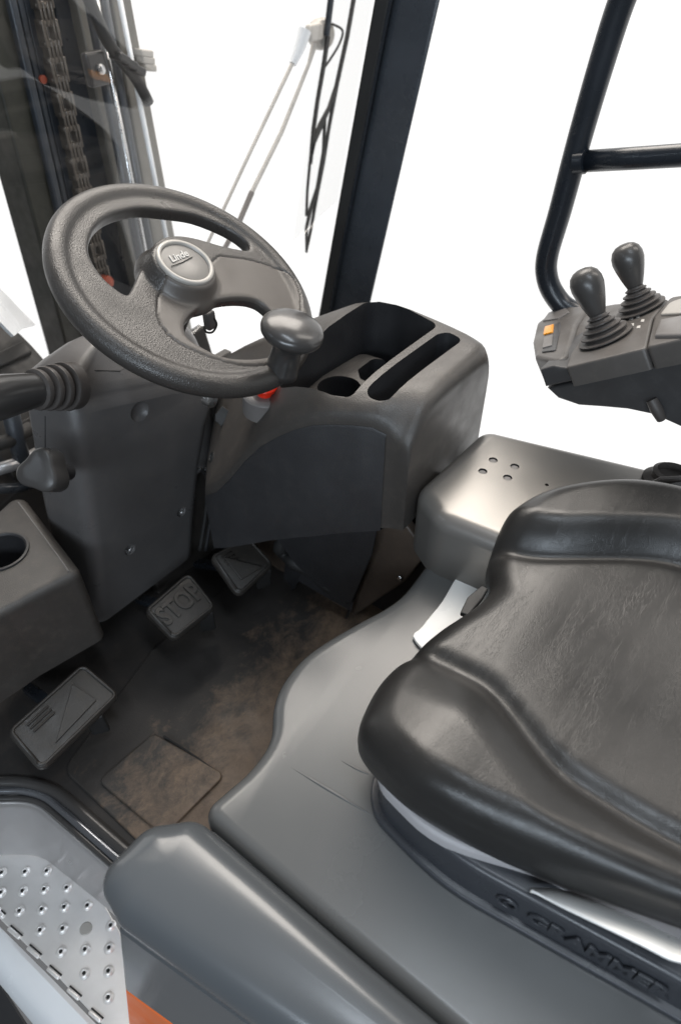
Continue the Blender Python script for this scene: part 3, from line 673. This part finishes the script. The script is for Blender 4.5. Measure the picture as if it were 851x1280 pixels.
# trim inset: everything on the top side inside this outline becomes the smoother spoke cover
ins_ = smooth(cp3([(388, 292), (365, 318), (352, 355), (350, 395), (362, 430), (395, 466), (440, 492), (490, 512), (550, 530), (600, 536), (650, 530), (690, 500), (722, 440), (730, 370), (722, 330), (700, 297), (660, 272), (600, 252), (550, 245), (511, 244), (470, 285), (430, 300)]), 4)
me = wo_.data
vin = []
nrm = [0]*len(me.vertices)
for v in me.vertices:
    p = V((v.co.x, v.co.y)); vin.append(v.co.z > -.001 and v.normal.z > .05 and inpoly(p, ins_))
def make_part(name, keep, m_, parent, lift=0):
    used = {}; vs_ = []; fs = []
    for f in me.polygons:
        ok = all(vin[i] for i in f.vertices)
        if ok != keep: continue
        fs.append([])
        for i in f.vertices:
            if i not in used: used[i] = len(vs_); c = me.vertices[i].co; vs_.append(c.copy())
            fs[-1].append(used[i])
    return vs_, fs
vr, frr = make_part('a', False, None, None); vc, fc = make_part('b', True, None, None)
def w3(c): return WC+E1*c.x+E2*c.y+WN*c.z
# pull the border of the cover down so a fine joint line shows
from collections import Counter
def border(fs):
    c = Counter()
    for f in fs:
        for i in range(len(f)): c[tuple(sorted((f[i-1], f[i])))] += 1
    return {i for e, n in c.items() if n == 1 for i in e}
for vl, fl_ in ((vr, frr), (vc, fc)):
    bset = border(fl_)
    for i in bset: vl[i] = vl[i]-V((0, 0, .0016))
rim_o = mesh('rim', [w3(c) for c in vr], frr, M['rim'], t, sharp=180)
cov_o = mesh('spoke_cover', [w3(c) for c in vc], fc, M['spoke'], t, sharp=180)
bpy.data.objects.remove(wo_)
bc = WC+E1*hub2.x+E2*hub2.y
lathe('badge_ring', [(.0405, .028), (.0412, .034), (.0402, .0368), (.0365, .0375), (.0345, .036), (.0345, .030)], bc, WN, M['silverplastic'], t, n=64, sharp=60, caps=False)
bd = lathe('badge', [(.0345, .029), (.0345, .0335), (.028, .0348), (.0, .0356)], bc, WN, M['badge'], t, n=64, sharp=60)
bo = PP(217, 330, WC+WN*.0362, WN)
dx = (PP(246, 318, WC+WN*.0362, WN)-bo); ex = dx.normalized(); ey = WN.cross(ex)
writing('lettering', 'Linde', .0160, .0004, bo+ey*.003+ex*.001, ex, ey, M['white'], bd, shear=.3, bold=.0003)
tube('badge_line', [bo-ey*.002-ex*.006, bo-ey*.0028+ex*.016, bo-ey*.001+ex*.038], .0006, M['seam'], bd, n=6)
# spinner knob: rotates on its own but fixed to the rim
kb = PP(352, 462, WC+WN*.008, WN); kH = .088; kax = (WN+V((.03, .14, .42))).normalized()
lathe('spinner_knob', [(.0245, -.006), (.0240, .004), (.0215, kH*.20), (.0205, kH*.36), (.0225, kH*.50), (.0290, kH*.58), (.0385, kH*.635), (.0428, kH*.69), (.0440, kH*.75), (.0432, kH*.80), (.0400, kH*.85), (.0330, kH*.90), (.022, kH*.945), (.010, kH*.965), (0, kH*.97)], kb, kax, M['gloss'], t, n=56, sharp=180)

# ============================================================ LEFT SIDE CONSOLE
t = thing('side_console', (.25, .92, .1), 'black plastic side console with a round cup holder left of the column', 'side console')
so = rounded([(.343, .800), (.400, 1.062), (.30, 1.03), (.12, .95), (-.06, .88), (-.04, .845), (.12, .835), (.219, .826)], [.018, .02, .02, 0, 0, 0, .05, .05], 6)
scn = slab('console_body', so, .13, .31, .014, M['plastic'], t, seg=5)
ch = PZ(2, 690, .31); cut(scn, [lathe('c', [(.036, -.09), (.041, .05)], ch, (0, 0, 1), M['bin'], n=40)])
lathe('cup_holder', [(.046, .0005), (.0455, .003), (.042, .0035), (.0395, .001), (.038, -.03), (.036, -.085), (0, -.086)], ch, (0, 0, 1), M['bin'], t, n=48, caps=False)
tube('edge_line', smooth([V((.329, .815, .3105)), V((.340, .86, .3105)), V((.378, 1.03, .3105))], 3, False), .0014, M['greyplastic'], t, n=6)

# ============================================================ PEDALS
def pedal(name, label, px, zs, rib, group='foot pedals on the footwell floor'):
    c = [PZ(x, y, z) for (x, y), z in zip(px, zs)]   # far-left, far-right, near-right, near-left
    O = sum(c, V())/4; ex = ((c[1]-c[0])+(c[2]-c[3])).normalized(); ey = ((c[0]-c[3])+(c[1]-c[2])).normalized(); ez = ex.cross(ey).normalized(); ey = ez.cross(ex)
    f = (O, ex, ey, ez); loc = V((O.x, O.y, .0)); t = thing(name, loc, label, 'pedal', group)
    pts = [V(((p-O).dot(ex), (p-O).dot(ey))) for p in c]
    slab('pad', rounded(pts, .014, 5), -.014, 0, .005, M['pedal'], t, frame=f, seg=4)
    inn = offset(ccw(rounded(pts, .014, 5)), .005); rimp = [O+ex*p.x+ey*p.y+ez*.0005 for p in inn]; rimp.append(rimp[0])
    tube('raised_border', rimp, .003, M['pedal'], t, n=8, sharp=180)
    b = O-ez*.012
    bar('lever', b-ey*.01, V((b.x+.01, b.y+.16, .03)), .022, .014, M['blackmetal'], t, bevel=.003)
    bar('bracket', O-ey*.035-ez*.014+ex*.03, O-ey*.05-ez*.075+ex*.035, .03, .012, M['rubber'], t, bevel=.003)
    return t, f, pts
t, f, pts = pedal('stop_pedal', 'middle rubber pedal with raised lettering STOP below the steering column', [(180, 762), (236, 714), (271, 758), (218, 801)], [.15, .15, .12, .12], 0)
O, ex, ey, ez = f
writing('lettering', 'STOP', .040, .002, O-ex*.047-ey*.012+ez*.001, ex, ey*1.35, M['pedal'], t, bold=.0008, bev=.0006)
def arrowpedal(label, px, zs, mir):
    t, f, pts = pedal('accelerator_pedal', label, px, zs, 1); O, ex, ey, ez = f
    wd = (pts[1]-pts[0]).length*.36; ht = (pts[0]-pts[3]).length*.34
    P = lambda a, b: O+ex*a*wd+ey*b*ht+ez*.0042
    panel('raised_arrow', [P(-.75*mir, -.9), P(.85*mir, -.75), P(.75*mir, .9)][::(1 if mir > 0 else -1)], .004, M['pedal'], t, bevel=.001)
    for k in range(3): bar('rib', P(-.9, .9-.25*k)-ez*.002, P(-.15, .9-.25*k)-ez*.002, .004, .003, M['pedal'], t, bevel=.001)
arrowpedal('large left pedal with a worn raised triangle, beside the metal step', [(8, 914), (104, 828), (151, 868), (52, 965)], [.135, .135, .105, .105], 1)
arrowpedal('small right pedal in shadow with a dusty raised triangle', [(262, 695), (310, 668), (343, 706), (299, 746)], [.17, .17, .13, .13], -1)

# ============================================================ SEAT
t = thing('driver_seat', (.6, 0, .33), 'black creased leather driver seat cushion with raised side bolsters', 'seat')
so_ = [(.306, .185), (.325, .222), (.355, .236), (.40, .243), (.45, .238), (.505, .229), (.56, .214), (.605, .209), (.64, .226), (.68, .243), (.735, .245), (.80, .222), (.86, .165), (.905, .09), (.92, .0), (.925, -.15), (.90, -.33), (.75, -.40), (.5, -.40), (.42, -.35), (.388, -.22), (.354, -.12), (.321, -.02), (.301, .06), (.294, .13)]
so_ = smooth([V((x, y)) for x, y in so_], 12)
so_ = ccw(so_); c0 = V((.60, -.05)); NR = 110; RE = .042
def sstep(a, b, x): s = max(0, min(1, (x-a)/(b-a))); return s*s*(3-2*s)
def seath(x, y):
    xl = .445+.0*y+.10*max(0, -y)*0
    cl = .452 if y > .15 else .452-.05*sstep(.15, 0, y)+.03*sstep(-.05, -.3, y)     # left crease
    crr = .672+.11*sstep(.22, .0, y)
    z = .470
    dl = cl-x                                   # >0 on the left bolster
    z += .028*sstep(-.012, .075, dl)*sstep(.26, .10, y)**.5 if dl > -.012 else 0
    z -= .009*math.exp(-(dl/.016)**2)
    dr = x-crr
    z += .040*sstep(-.012, .055, dr) if dr > -.012 else 0
    z -= .008*math.exp(-(dr/.013)**2)
    z -= .012*math.exp(-((x-.60)/.10)**2-((y+.05)/.16)**2)
    z -= .010*sstep(.12, .24, y)
    return z
vs_ = []; NP = len(so_)
ringz = []
for s in range(NR+1):
    f_ = 1-s/NR
    f_ = 1-(1-f_)**1.0
    # radial parameter concentrates rings near the edge
    f_ = 1-((s/NR)**1.7)*.985
    for p in so_:
        q = c0+(p-c0)*f_; d = (p-q).length
        z = seath(q.x, q.y)
        if d < RE: z -= RE*(1-math.sqrt(max(0, 1-(1-d/RE)**2)))
        vs_.append(V((q.x, q.y, z)))
low = []
for dz, ins in ((-.012, -.001), (-.028, .0), (-.042, .005), (-.053, .016), (-.056, .05)):
    r_ = offset(so_, ins); low.append([V((r_[i].x, r_[i].y, vs_[i].z+dz-(.004*sstep(.15, -.05, r_[i].y) if dz < -.02 else 0))) for i in range(NP)])
allr = low[::-1]+[vs_[s*NP:(s+1)*NP] for s in range(NR+1)]
cu_ = loft('cushion', allr, M['leather'], t, caps=True, sharp=180)
# seat shell below the cushion
bs = smooth([V(p) for p in [(.300, .145), (.312, .18), (.35, .20), (.45, .21), (.60, .20), (.75, .20), (.84, .12), (.85, -.1), (.84, -.36), (.5, -.40), (.36, -.36), (.335, -.26), (.325, -.17), (.303, -.02), (.292, .07)]], 5)
slab('lining', [V((q.x+(.030*sstep(.13, -.03, q.y) if q.x < .45 else 0), q.y)) for q in offset(ccw(bs), -.004)], .398, .418, .006, M['lightfabric'], t, seg=4)
sh = slab('seat_shell', bs, .338, .401, .008, M['base'], t, seg=4)
fl2 = offset(ccw(bs), -.009)
slab('shell_flange', fl2, .332, .3405, .003, M['base'], t, seg=3)
# lettering embossed on the shell
a_ = V((.3105, -.045, .349)); b_ = V((.3285, -.19, .349))
o1 = PX(668, 1158, .309); 
exx = V((.115, -1, 0)).normalized(); eyy = V((0, 0, 1))
O1 = V((.3045, .005, .350))
def xface(y):
    pts_ = [p for p in bs if p.x < .45]; best = min(pts_, key=lambda p: abs(p.y-y)); return best.x
p0 = V((xface(-.01)-.003, -.012, .358)); p1 = V((xface(-.17)-.003, -.17, .358)); exx = (p1-p0).normalized()
writing('lettering', 'GRAMMER', .030, .0010, p0, exx, eyy, M['base'], sh, bold=.0006, bev=.0007)
lg = p0-exx*.022+V((0, 0, .012)); 
rr = [lg+exx*.010*math.cos(a*math.pi/16)+eyy*.010*math.sin(a*math.pi/16)+V((.0006*0, 0, 0)) for a in range(33)]
tube('emblem', rr, .002, M['base'], sh, n=8, sharp=180)
tube('emblem', [lg+exx*.006+eyy*.008, lg-exx*.004, lg+exx*.006-eyy*.008], .0018, M['base'], sh, n=8, sharp=180)
# white protective film that sticks out under the cushion on both sides
t = thing('white_cover_sheet', (.5, .1, .335), 'glossy white protective sheet tucked under the seat cushion, showing on two sides', 'sheet')
fs_ = [PZ(x, y, .338) for x, y in [(520, 802), (528, 782), (552, 752), (570, 722), (583, 713), (610, 714), (640, 720), (680, 780), (600, 860)]]
slab('front_flap', smooth([(p.x, p.y) for p in fs_], 4), .333, .338, .002, M['film'], t)
A = [PZ(x, y, .405) for x, y in [(662, 1112), (700, 1114), (750, 1128), (800, 1146), (852, 1166), (880, 1172)]]
Bm = [PX(x, y, q) for (x, y, q) in [(664, 1114, .302), (700, 1134, .303), (750, 1158, .306), (800, 1182, .310), (835, 1200, .316), (860, 1206, .320)]]
mid = [a.lerp(b, .5)+V((-.004, 0, .004)) for a, b in zip(A, Bm)]
o = loft('side_flap', [smooth(A, 4, False), smooth(mid, 4, False), smooth(Bm, 4, False)], M['film'], t, caps=False, closed=False, sharp=180); m = o.modifiers.new('t', 'SOLIDIFY'); m.thickness = .002; bake(o, 180)
t = thing('seat_latch', PZ(590, 750, .43), 'small dark metal latch tab at the front edge of the seat cushion', 'latch')
panel('latch_tab', [PZ(x, y, .425) for x, y in [(574, 770), (583, 751), (601, 736), (609, 740), (602, 752), (584, 774)]], .008, M['rubber'], t, bevel=.002)

# ============================================================ ARMREST WITH JOYSTICKS
XA = .95
t = thing('control_console', (1.0, .2, .53), 'dark grey armrest control console carrying two joysticks and an amber switch', 'control console')
FA = (V((XA, 0, 0)), V((0, 1, 0)), V((0, 0, 1)), V((-1, 0, 0)))
def yz(l): return [(lambda p: (p.y, p.z))(PX(x, y, XA)) for x, y in l]
lower = yz([(681, 487), (695, 500), (721, 509), (750, 511), (782, 514), (815, 521), (848, 536), (900, 560), (900, 440), (851, 450), (770, 468)])
slab('lower_shell', lower, -.16, -.004, .006, M['armside'], t, frame=FA, seg=4)
upper = yz([(674, 462), (681, 484), (770, 465), (851, 447), (900, 436), (900, 405), (851, 424), (807, 436), (760, 448), (708, 460), (690, 457)])
slab('upper_band', upper, -.16, 0, .004, M['armside'], t, frame=FA, seg=4)
# top cover in two facets
def top(px, py, X, dz=0): return PX(px, py, X)+V((0, 0, dz))
# plane of the top
tA, tB = PX(708, 460, XA), PX(807, 436, XA)
tn = V((1, 0, .04)).cross(tA-tB).normalized(); tn = tn if tn.z > 0 else -tn
def onp(px, py, lift=0): return PP(px, py, tA+tn*lift, tn)
def topslab(name, pix, h0, h1, R, m_, r=.006, par=None):
    pts3 = [onp(x, y) for x, y in pix]; ex_ = V((1, 0, 0)); ex_ = (ex_-tn*ex_.dot(tn)).normalized(); ey_ = tn.cross(ex_)
    return slab(name, rounded([((p-tA).dot(ex_), (p-tA).dot(ey_)) for p in pts3], r, 5), h0, h1, R, m_, par or t, frame=(tA, ex_, ey_, tn), seg=4)
topslab('top_cover', [(708, 462), (808, 438), (816, 400), (835, 376), (770, 382), (735, 388), (722, 410)], -.03, .004, .004, M['armtop'])
topslab('nose_cover', [(670, 452), (708, 461), (723, 410), (738, 388), (700, 388), (672, 410), (667, 432)], -.035, .010, .008, M['armtop'], .012)
topslab('rear_cover', [(809, 438), (900, 418), (910, 365), (838, 375), (818, 400)], -.03, .006, .005, M['armtop'], .008)
topslab('storage_lid', [(820, 428), (826, 408), (900, 395), (900, 418), (860, 428)], .004, .012, .004, M['greyplastic'], .005)
topslab('round_pad', [(826, 400), (838, 385), (870, 374), (900, 372), (900, 388), (850, 399)], .004, .010, .003, M['silverplastic'], .01)
sw = topslab('switch', [(680, 448), (685, 417), (703, 410), (702, 420), (697, 446)], .009, .0125, .0012, M['armside'], .003)
topslab('switch_lens', [(682, 427), (684, 417), (695, 414), (694, 424)], .012, .015, .001, M['amber'], .002, sw)
topslab('switch_paddle', [(681, 444), (683, 430), (694, 427), (693, 441)], .012, .0145, .001, M['greyplastic'], .002, sw)
topslab('nose_pad', [(680, 408), (688, 397), (708, 391), (714, 397), (700, 405)], .0095, .012, .001, M['greyplastic'], .005)
for i, (x, y) in enumerate([(789, 401), (797, 399), (803, 404), (790, 409), (798, 412)]):
    topslab('print_mark', [(x-2, y+1.5), (x-1, y-1.5), (x+3, y-2), (x+2.4, y+1.2)], .003, .0046, .0002, M['white'], .0005)
tube('cable_hook', [PX(814, 500, XA-.003), PX(820, 512, XA-.006), PX(826, 524, XA-.002)], [.008, .009, .007], M['boot'], t, n=12)
def joystick(label, base, bw, kc_, kr_, ang):
    B0 = onp(*base, .003); d0 = (B0-CAM).length
    K = PD(kc_[0], kc_[1], d0-.01); axis = (K-B0); H = axis.length; axis.normalize()
    j = thing('joystick', B0, label, 'joystick', 'joysticks on the armrest console')
    s = d0/FPX
    rb = bw*s
    hk = H-kr_[1]*s*.9
    rings = []; n = 5
    an = tn
    for i in range(n+1):
        f_ = i/n
        c_ = B0+tn*(.004)*(1-f_)+(B0-B0)+axis*(hk*f_)*.92
        r_ = rb*(1-f_)+.011*f_; nn = tn.lerp(axis, f_).normalized(); x, y = perp(nn); x = V((1, 0, 0)); x = (x-nn*x.dot(nn)).normalized(); y = nn.cross(x)
        def rg_(rad, off): return [c_+nn*off+x*rad*math.cos(2*math.pi*k/36)+y*rad*math.sin(2*math.pi*k/36) for k in range(36)]
        if i < n: rings += [rg_(r_*.80, -.001), rg_(r_, .0006), rg_(r_*1.0, .0022), rg_(r_*.78, .0036), rg_(r_*.74, .0052)]
        else: rings += [rg_(r_, 0)]
    loft('bellows', rings, M['boot'], j, sharp=40)
    a, b = kr_[0]*s, kr_[1]*s
    pr = [(a*.45, -b*1.12), (a*.55, -b*.95), (a*.72, -b*.6), (a*.90, -b*.15), (a*1.0, b*.2), (a*.98, b*.48), (a*.84, b*.75), (a*.58, b*.92), (a*.28, b*.99), (0, b)]
    lathe('grip', pr, K, axis, M['knob'], j, n=36, sharp=180)
    return j
joystick('front joystick with a black egg-shaped grip above a ribbed boot, nearer the amber switch', (757, 424), 30, (736, 364), (18, 26), 0)
joystick('rear joystick with a paler oval grip and stepped boot, farther from the amber switch', (801, 388), 26, (786, 331), (16.5, 23), 0)

# ============================================================ GUARD RAIL FRAME
t = thing('guard_rail', (1.1, .4, .5), 'dark blue-black tubular door frame with a cross bar beyond the armrest', 'door frame')
fp = [PX(802, -60, 1.27), PX(775, 5, 1.27), PX(748, 90, 1.27), PX(722, 180, 1.27), PX(700, 262, 1.27), PX(684, 318, 1.27), PX(683, 345, 1.27), PX(692, 368, 1.27), PX(712, 388, 1.27), PX(760, 405, 1.27), PX(860, 430, 1.27)]
tube('upright_tube', smooth(fp, 6, False), .0208, M['blackmetal'], t, n=28, sharp=180)
tube('cross_tube', [PX(724, 202, 1.27), PX(790, 198, 1.27), PX(870, 193, 1.27), PX(960, 186, 1.27)], .0175, M['blackmetal'], t, n=24, sharp=180)
tube('weld_collar', [PX(719, 203, 1.262), PX(731, 202, 1.262)], .0197, M['blackmetal'], t, n=24)

# ============================================================ CAB PILLAR
t = thing('cab_pillar', (1.02, .8, .3), 'black painted cab pillar rising behind the storage bin with rubber window seal', 'pillar')
def quadpillar(name, bl, br, tl, tr, Xb, dx, m_, bev=.01, par=None):
    q = [PX(*bl, Xb), PX(*br, Xb), PX(*tr, Xb), PX(*tl, Xb)]
    q = [q[0]+(q[0]-q[3])*.4, q[1]+(q[1]-q[2])*.4, q[2]+(q[2]-q[1])*.25, q[3]+(q[3]-q[0])*.25]
    v = q+[p+V(dx) for p in q]
    return mesh(name, v, [(0, 1, 2, 3), (7, 6, 5, 4), (0, 4, 5, 1), (1, 5, 6, 2), (2, 6, 7, 3), (3, 7, 4, 0)], m_, par or t, bevel=bev, bseg=4)
quadpillar('pillar_post', (414, 380), (467, 368), (492, 0), (552, 0), 1.31, (.05, .06, 0), M['pillar'], .012)
quadpillar('window_seal', (400, 385), (412, 384), (468, 0), (486, 0), 1.30, (.02, .012, 0), M['rubber'], .003)
quadpillar('seal_lip', (412, 384), (415, 384), (486, 0), (490, 0), 1.296, (.01, .006, 0), M['blackmetal'], .001)
t_p = t

# ============================================================ MAST
t = thing('lift_mast', (1.05, 1.55, 0), 'greasy dark steel lift mast with channels and hoses in front of the cab', 'mast')
YM = 1.5
def strip(name, x0t, x0b, x1t, x1b, Y, dep, m_, bev=.004, y0=0, y1=440):
    q = [PY(x0b, y1, Y), PY(x1b, y1, Y), PY(x1t, y0, Y), PY(x0t, y0, Y)]
    q = [q[0]+(q[0]-q[3])*.5, q[1]+(q[1]-q[2])*.5, q[2]+(q[2]-q[1])*.15, q[3]+(q[3]-q[0])*.15]
    v = q+[p+V((0, dep, 0)) for p in q]
    return mesh(name, v, [(0, 1, 2, 3), (7, 6, 5, 4), (0, 4, 5, 1), (1, 5, 6, 2), (2, 6, 7, 3), (3, 7, 4, 0)], m_, t, bevel=bev)
strip('outer_channel', -28, 85, 14, 116, 1.50, .10, M['masto'], .006)
strip('channel_lip', 12, 113, 22, 122, 1.485, .06, M['mast'], .005)
strip('channel_lip', 23, 122, 30, 128, 1.50, .05, M['mast'], .003)
strip('inner_channel', 30, 130, 42, 140, 1.51, .05, M['mast'], .004)
strip('back_plate', 40, 138, 150, 236, 1.60, .02, M['mast'], .002)
strip('cylinder_guard', 68, 150, 100, 184, 1.57, .02, M['mast'], .004)
strip('inner_rail', 96, 188, 108, 198, 1.54, .05, M['railglare'], .004)
strip('inner_rail', 140, 214, 165, 246, 1.52, .07, M['railglare'], .005)
for x0, x1, r, mm in ((112, 198, .012, 'mast'), (120, 205, .008, 'steel'), (131, 212, .009, 'mast'), (150, 236, .006, 'whitelip')):
    a, b = PY(x0, 0, 1.49), PY(x1, 440, 1.49); d = b-a
    tube('hydraulic_pipe' if mm != 'mast' else 'hose', [a-d*.15, b+d*.4], r, M[mm], t, n=16, sharp=180)
# bracket and clamp
bk = PY(120, 86, 1.47); box('bracket', bk, (.05, .02, .065), M['gloss'], t, bevel=.006)
lathe('bracket_screw', [(.010, 0), (.010, .006), (.006, .008), (0, .008)], bk+V((.004, -.010, 0)), (0, -1, 0), M['steel'], t, n=16)
tube('flexible_hose', smooth([PY(100, -30, 1.45), PY(118, 15, 1.45), PY(135, 52, 1.45), PY(152, 75, 1.46), PY(170, 98, 1.47), PY(186, 128, 1.48)], 5, False), .013, M['rubber'], t, n=14, sharp=180)
for i, (x, y) in enumerate([(150, 72), (160, 79), (170, 87)]): box('hose_clamp', PY(x, y, 1.45), (.03, .04, .016), M['gloss'], t, Matrix.Rotation(.5, 3, 'Y'), .004)
for i, (x, y) in enumerate([(180, 66), (182, 75), (184, 84)]): box('connector', PY(x, y, 1.5), (.035, .03, .014), M['wiperarm'], t, Matrix.Rotation(.2, 3, 'Y'), .003)
lathe('red_cap', [(.018, 0), (.020, .015), (.014, .028), (0, .03)], PY(128, 352, 1.50), (.1, -1, .2), M['redgrime'], t, n=18)
lathe('rust_spot_bolt', [(.008, 0), (.008, .006), (0, .007)], PY(53, 99, 1.50), (0, -1, 0), M['redgrime'], t, n=12)
# leaf chain: a thing of its own
t = thing('lift_chain', PY(100, 230, 1.49), 'oily steel leaf chain hanging down the lift mast', 'chain')
cbase = origin_of(t)
ca, cb = PY(48, -20, 1.49), PY(133, 375, 1.49); cdv = (cb-ca); CL = cdv.length; cdn = cdv.normalized(); n_l = int(CL/.0315)
cx_ = V((0, -1, 0)).cross(cdn).normalized()
def link_mesh(name, wide):
    vv_ = []; ff = []
    def addb(c, s):
        i0 = len(vv_)
        for x in (-1, 1):
            for y in (-1, 1):
                for z in (-1, 1): vv_.append(c+cx_*x*s[0]/2+V((0, 1, 0))*y*s[1]/2+cdn*z*s[2]/2)
        for q in [(0, 1, 3, 2), (4, 6, 7, 5), (0, 4, 5, 1), (2, 3, 7, 6), (0, 2, 6, 4), (1, 5, 7, 3)]: ff.append(tuple(i0+a for a in q))
    if wide:
        for sx in (-.0165, .0165): addb(cx_*sx, (.006, .026, .046))
        for sx in (-.0095, .0095): addb(cx_*sx, (.004, .022, .036))
    else:
        for sx in (-.013, -.0045, .005, .013): addb(cx_*sx, (.0055, .024, .042))
        for z in (-.014, .014): addb(cdn*z-V((0, .004, 0)), (.042, .012, .010))
    return vv_, ff
def at(vv_, p): return [v+p for v in vv_]
A_, fA = link_mesh('a', True); B_, fB = link_mesh('b', False)
la = mesh('link', at(A_, cbase), fA, M['chain'], t, bevel=.003, bseg=2); lb = mesh('link', at(B_, cbase), fB, M['chain'], t, bevel=.003, bseg=2)
for i in range(n_l):
    s_ = la if i % 2 == 0 else lb
    if i > 1: s_ = s_.copy(); COL.objects.link(s_)
    s_.location = ca+cdn*(.0315*(i+.5))-cbase; s_.parent = t

# ============================================================ WIPER
t = thing('windscreen_wiper', PY(400, 60, 1.3), 'windscreen wiper with twin glare-paled arms and a long black blade hanging from its pivot', 'wiper')
YW = 1.30
lathe('pivot_housing', [(.0, -.03), (.030, -.03), (.034, -.02), (.034, .0), (.028, .010), (.012, .014), (0, .014)], PY(404, 42, YW), (-.3, -1, .2), M['wiperarm'], t, n=28)
tube('arm_head', [PY(381, 38, YW-.02), PY(375, 58, YW-.02), PY(366, 80, YW-.02)], [.016, .014, .009], M['whitelip'], t, n=14)
box('arm_bracket', PY(393, 40, YW-.012), (.05, .02, .035), M['wiperarm'], t, bevel=.005)
tube('wiper_arm', [PY(366, 78, YW-.02), PY(312, 192, YW-.02), PY(250, 325, YW-.02)], [.005, .0045, .004], M['wiperarm'], t, n=10)
tube('wiper_arm', [PY(393, 55, YW), PY(386, 80, YW), PY(352, 165, YW), PY(315, 240, YW)], [.008, .005, .006, .006], M['wiperarm'], t, n=10)
tube('wiper_arm', [PY(315, 240, YW), PY(298, 280, YW), PY(270, 330, YW)], [.0075, .007, .006], M['trim'], t, n=10)
YB = 1.28
tube('cable', smooth([PY(415, 30, YB), PY(428, 38, YB), PY(424, 55, YB), PY(412, 75, YB), PY(404, 86, YB)], 4, False), .003, M['wiper'], t, n=8)
bar('supply_rod', PY(417, -30, YB), PY(408, 45, YB), .014, .012, M['mast'], t, bevel=.003)
# blade: tapered frame with cut-outs
def ribbon(name, pts, ws, m_, th=.006):
    P_ = [PY(x, y, YB) for x, y in pts]; rows_ = []
    for i, p in enumerate(P_):
        tt = (P_[min(i+1, len(P_)-1)]-P_[max(i-1, 0)]).normalized(); sdv = tt.cross(V((0, 1, 0))).normalized()*ws[i]/2; n__ = V((0, th/2, 0))
        rows_.append([p-sdv-n__, p+sdv-n__, p+sdv+n__, p-sdv+n__])
    return loft(name, rows_, m_, t, sharp=30)
ribbon('blade_frame', [(410, 45), (404, 85), (397, 125), (392, 160), (388, 205)], [.012, .012, .011, .012, .010], M['wiper'])
ribbon('blade_frame', [(420, 105), (411, 135), (400, 158), (392, 178), (387, 206), (384, 240), (383, 270)], [.004, .010, .018, .014, .006, .005, .006], M['wiper'])
ribbon('blade_frame', [(406, 150), (404, 190), (396, 235), (388, 262), (383, 285), (383, 316)], [.008, .007, .006, .012, .008, .004], M['wiper'])
ribbon('blade_rubber', [(447, -30), (434, 45), (421, 105), (411, 160), (404, 205), (397, 240), (388, 290), (383, 316)], [.012, .012, .012, .009, .008, .008, .008, .003], M['wiper'])
# ============================================================ WINDSCREEN
g0 = PX(400, 385, 1.30); g1 = PX(468, 0, 1.30); gd = (g1-g0)/(g1.z-g0.z)
def gp(X, z): p = g0+gd*(z-g0.z); return V((X, p.y, z))
ws = panel('windscreen', [gp(1.29, .60), gp(-.2, .12), gp(-.2, 1.5), gp(1.29, 1.5)], .005, M['glass'], None, bevel=0)
tag(ws, 'clear flat windscreen pane between the wheel and the lift mast', 'windscreen')
# ============================================================ FRONT WHEEL seen past the side console
t = thing('front_wheel', PY(-40, 520, 1.4), 'dirty black front tyre with a pale fender above it, left of the column', 'wheel')
wc_ = V((.53, 1.46, .19)); axw = V((1, 0, 0))
R_w = .285
lathe('tyre', [(R_w*.55, -.10), (R_w*.92, -.11), (R_w, -.085), (R_w*1.0, .085), (R_w*.95, .105), (R_w*.80, .115), (R_w*.60, .10), (R_w*.55, .06)], wc_, axw, M['tyre'], t, n=64, sharp=40, caps=False)
x_, y_ = perp(axw)
tr0 = None
for i in range(26):
    a = 2*math.pi*i/26; dr_ = x_*math.cos(a)+y_*math.sin(a); tg = axw.cross(dr_)
    Rm = Matrix((axw, tg, dr_)).transposed()
    c_ = wc_+dr_*(R_w*.985)+axw*(.03 if i % 2 else -.03)
    box('tread_block', c_, (.12, .030, .03), M['tyre'], t, Rm, .004)
for rr_, ww in ((.245, .012), (.215, .010), (.18, .010)):
    ring_ = [wc_+axw*.112+(x_*math.cos(a*math.pi/24)+y_*math.sin(a*math.pi/24))*rr_ for a in range(49)]
    tube('sidewall_ring', ring_, ww*.6, M['tyre'], t, n=8, sharp=180)
lathe('hub', [(.13, .02), (.13, .08), (.10, .07), (.06, .075), (.03, .09), (0, .09)], wc_, axw, M['mast'], t, n=32)
fd = [PY(x, y, 1.32) for x, y in [(-60, 330), (-20, 345), (5, 365), (24, 385), (45, 406)]]; fd2 = [PY(x, y, 1.24) for x, y in [(-70, 372), (-30, 385), (-5, 398), (10, 412), (18, 420)]]
o = loft('fender', [smooth(fd, 4, False), smooth([a.lerp(b, .5)+V((0, 0, .006)) for a, b in zip(fd, fd2)], 4, False), smooth(fd2, 4, False)], M['whitelip'], t, caps=False, closed=False, sharp=180); m = o.modifiers.new('t', 'SOLIDIFY'); m.thickness = .006; bake(o)
t = thing('axle_housing', PY(-10, 620, 1.3), 'grimy grey axle casting and pipes low on the left behind the stalk', 'axle')
slab('casting', rounded([(.05, 1.15), (.40, 1.15), (.40, 1.6), (.05, 1.6)], .03), .02, .20, .02, M['mast'], t)
for x0, y0, x1, y1, r, mm in ((-20, 592, 60, 560, .012, 'tub'), (-20, 612, 60, 600, .010, 'mast'), (10, 500, 35, 600, .016, 'mast'), (-20, 560, 40, 535, .014, 'tyre')):
    tube('pipe', [PY(x0, y0, 1.12), PY((x0+x1)/2, (y0+y1)/2+4, 1.12), PY(x1, y1, 1.12)], r, M[mm], t, n=14, sharp=180)
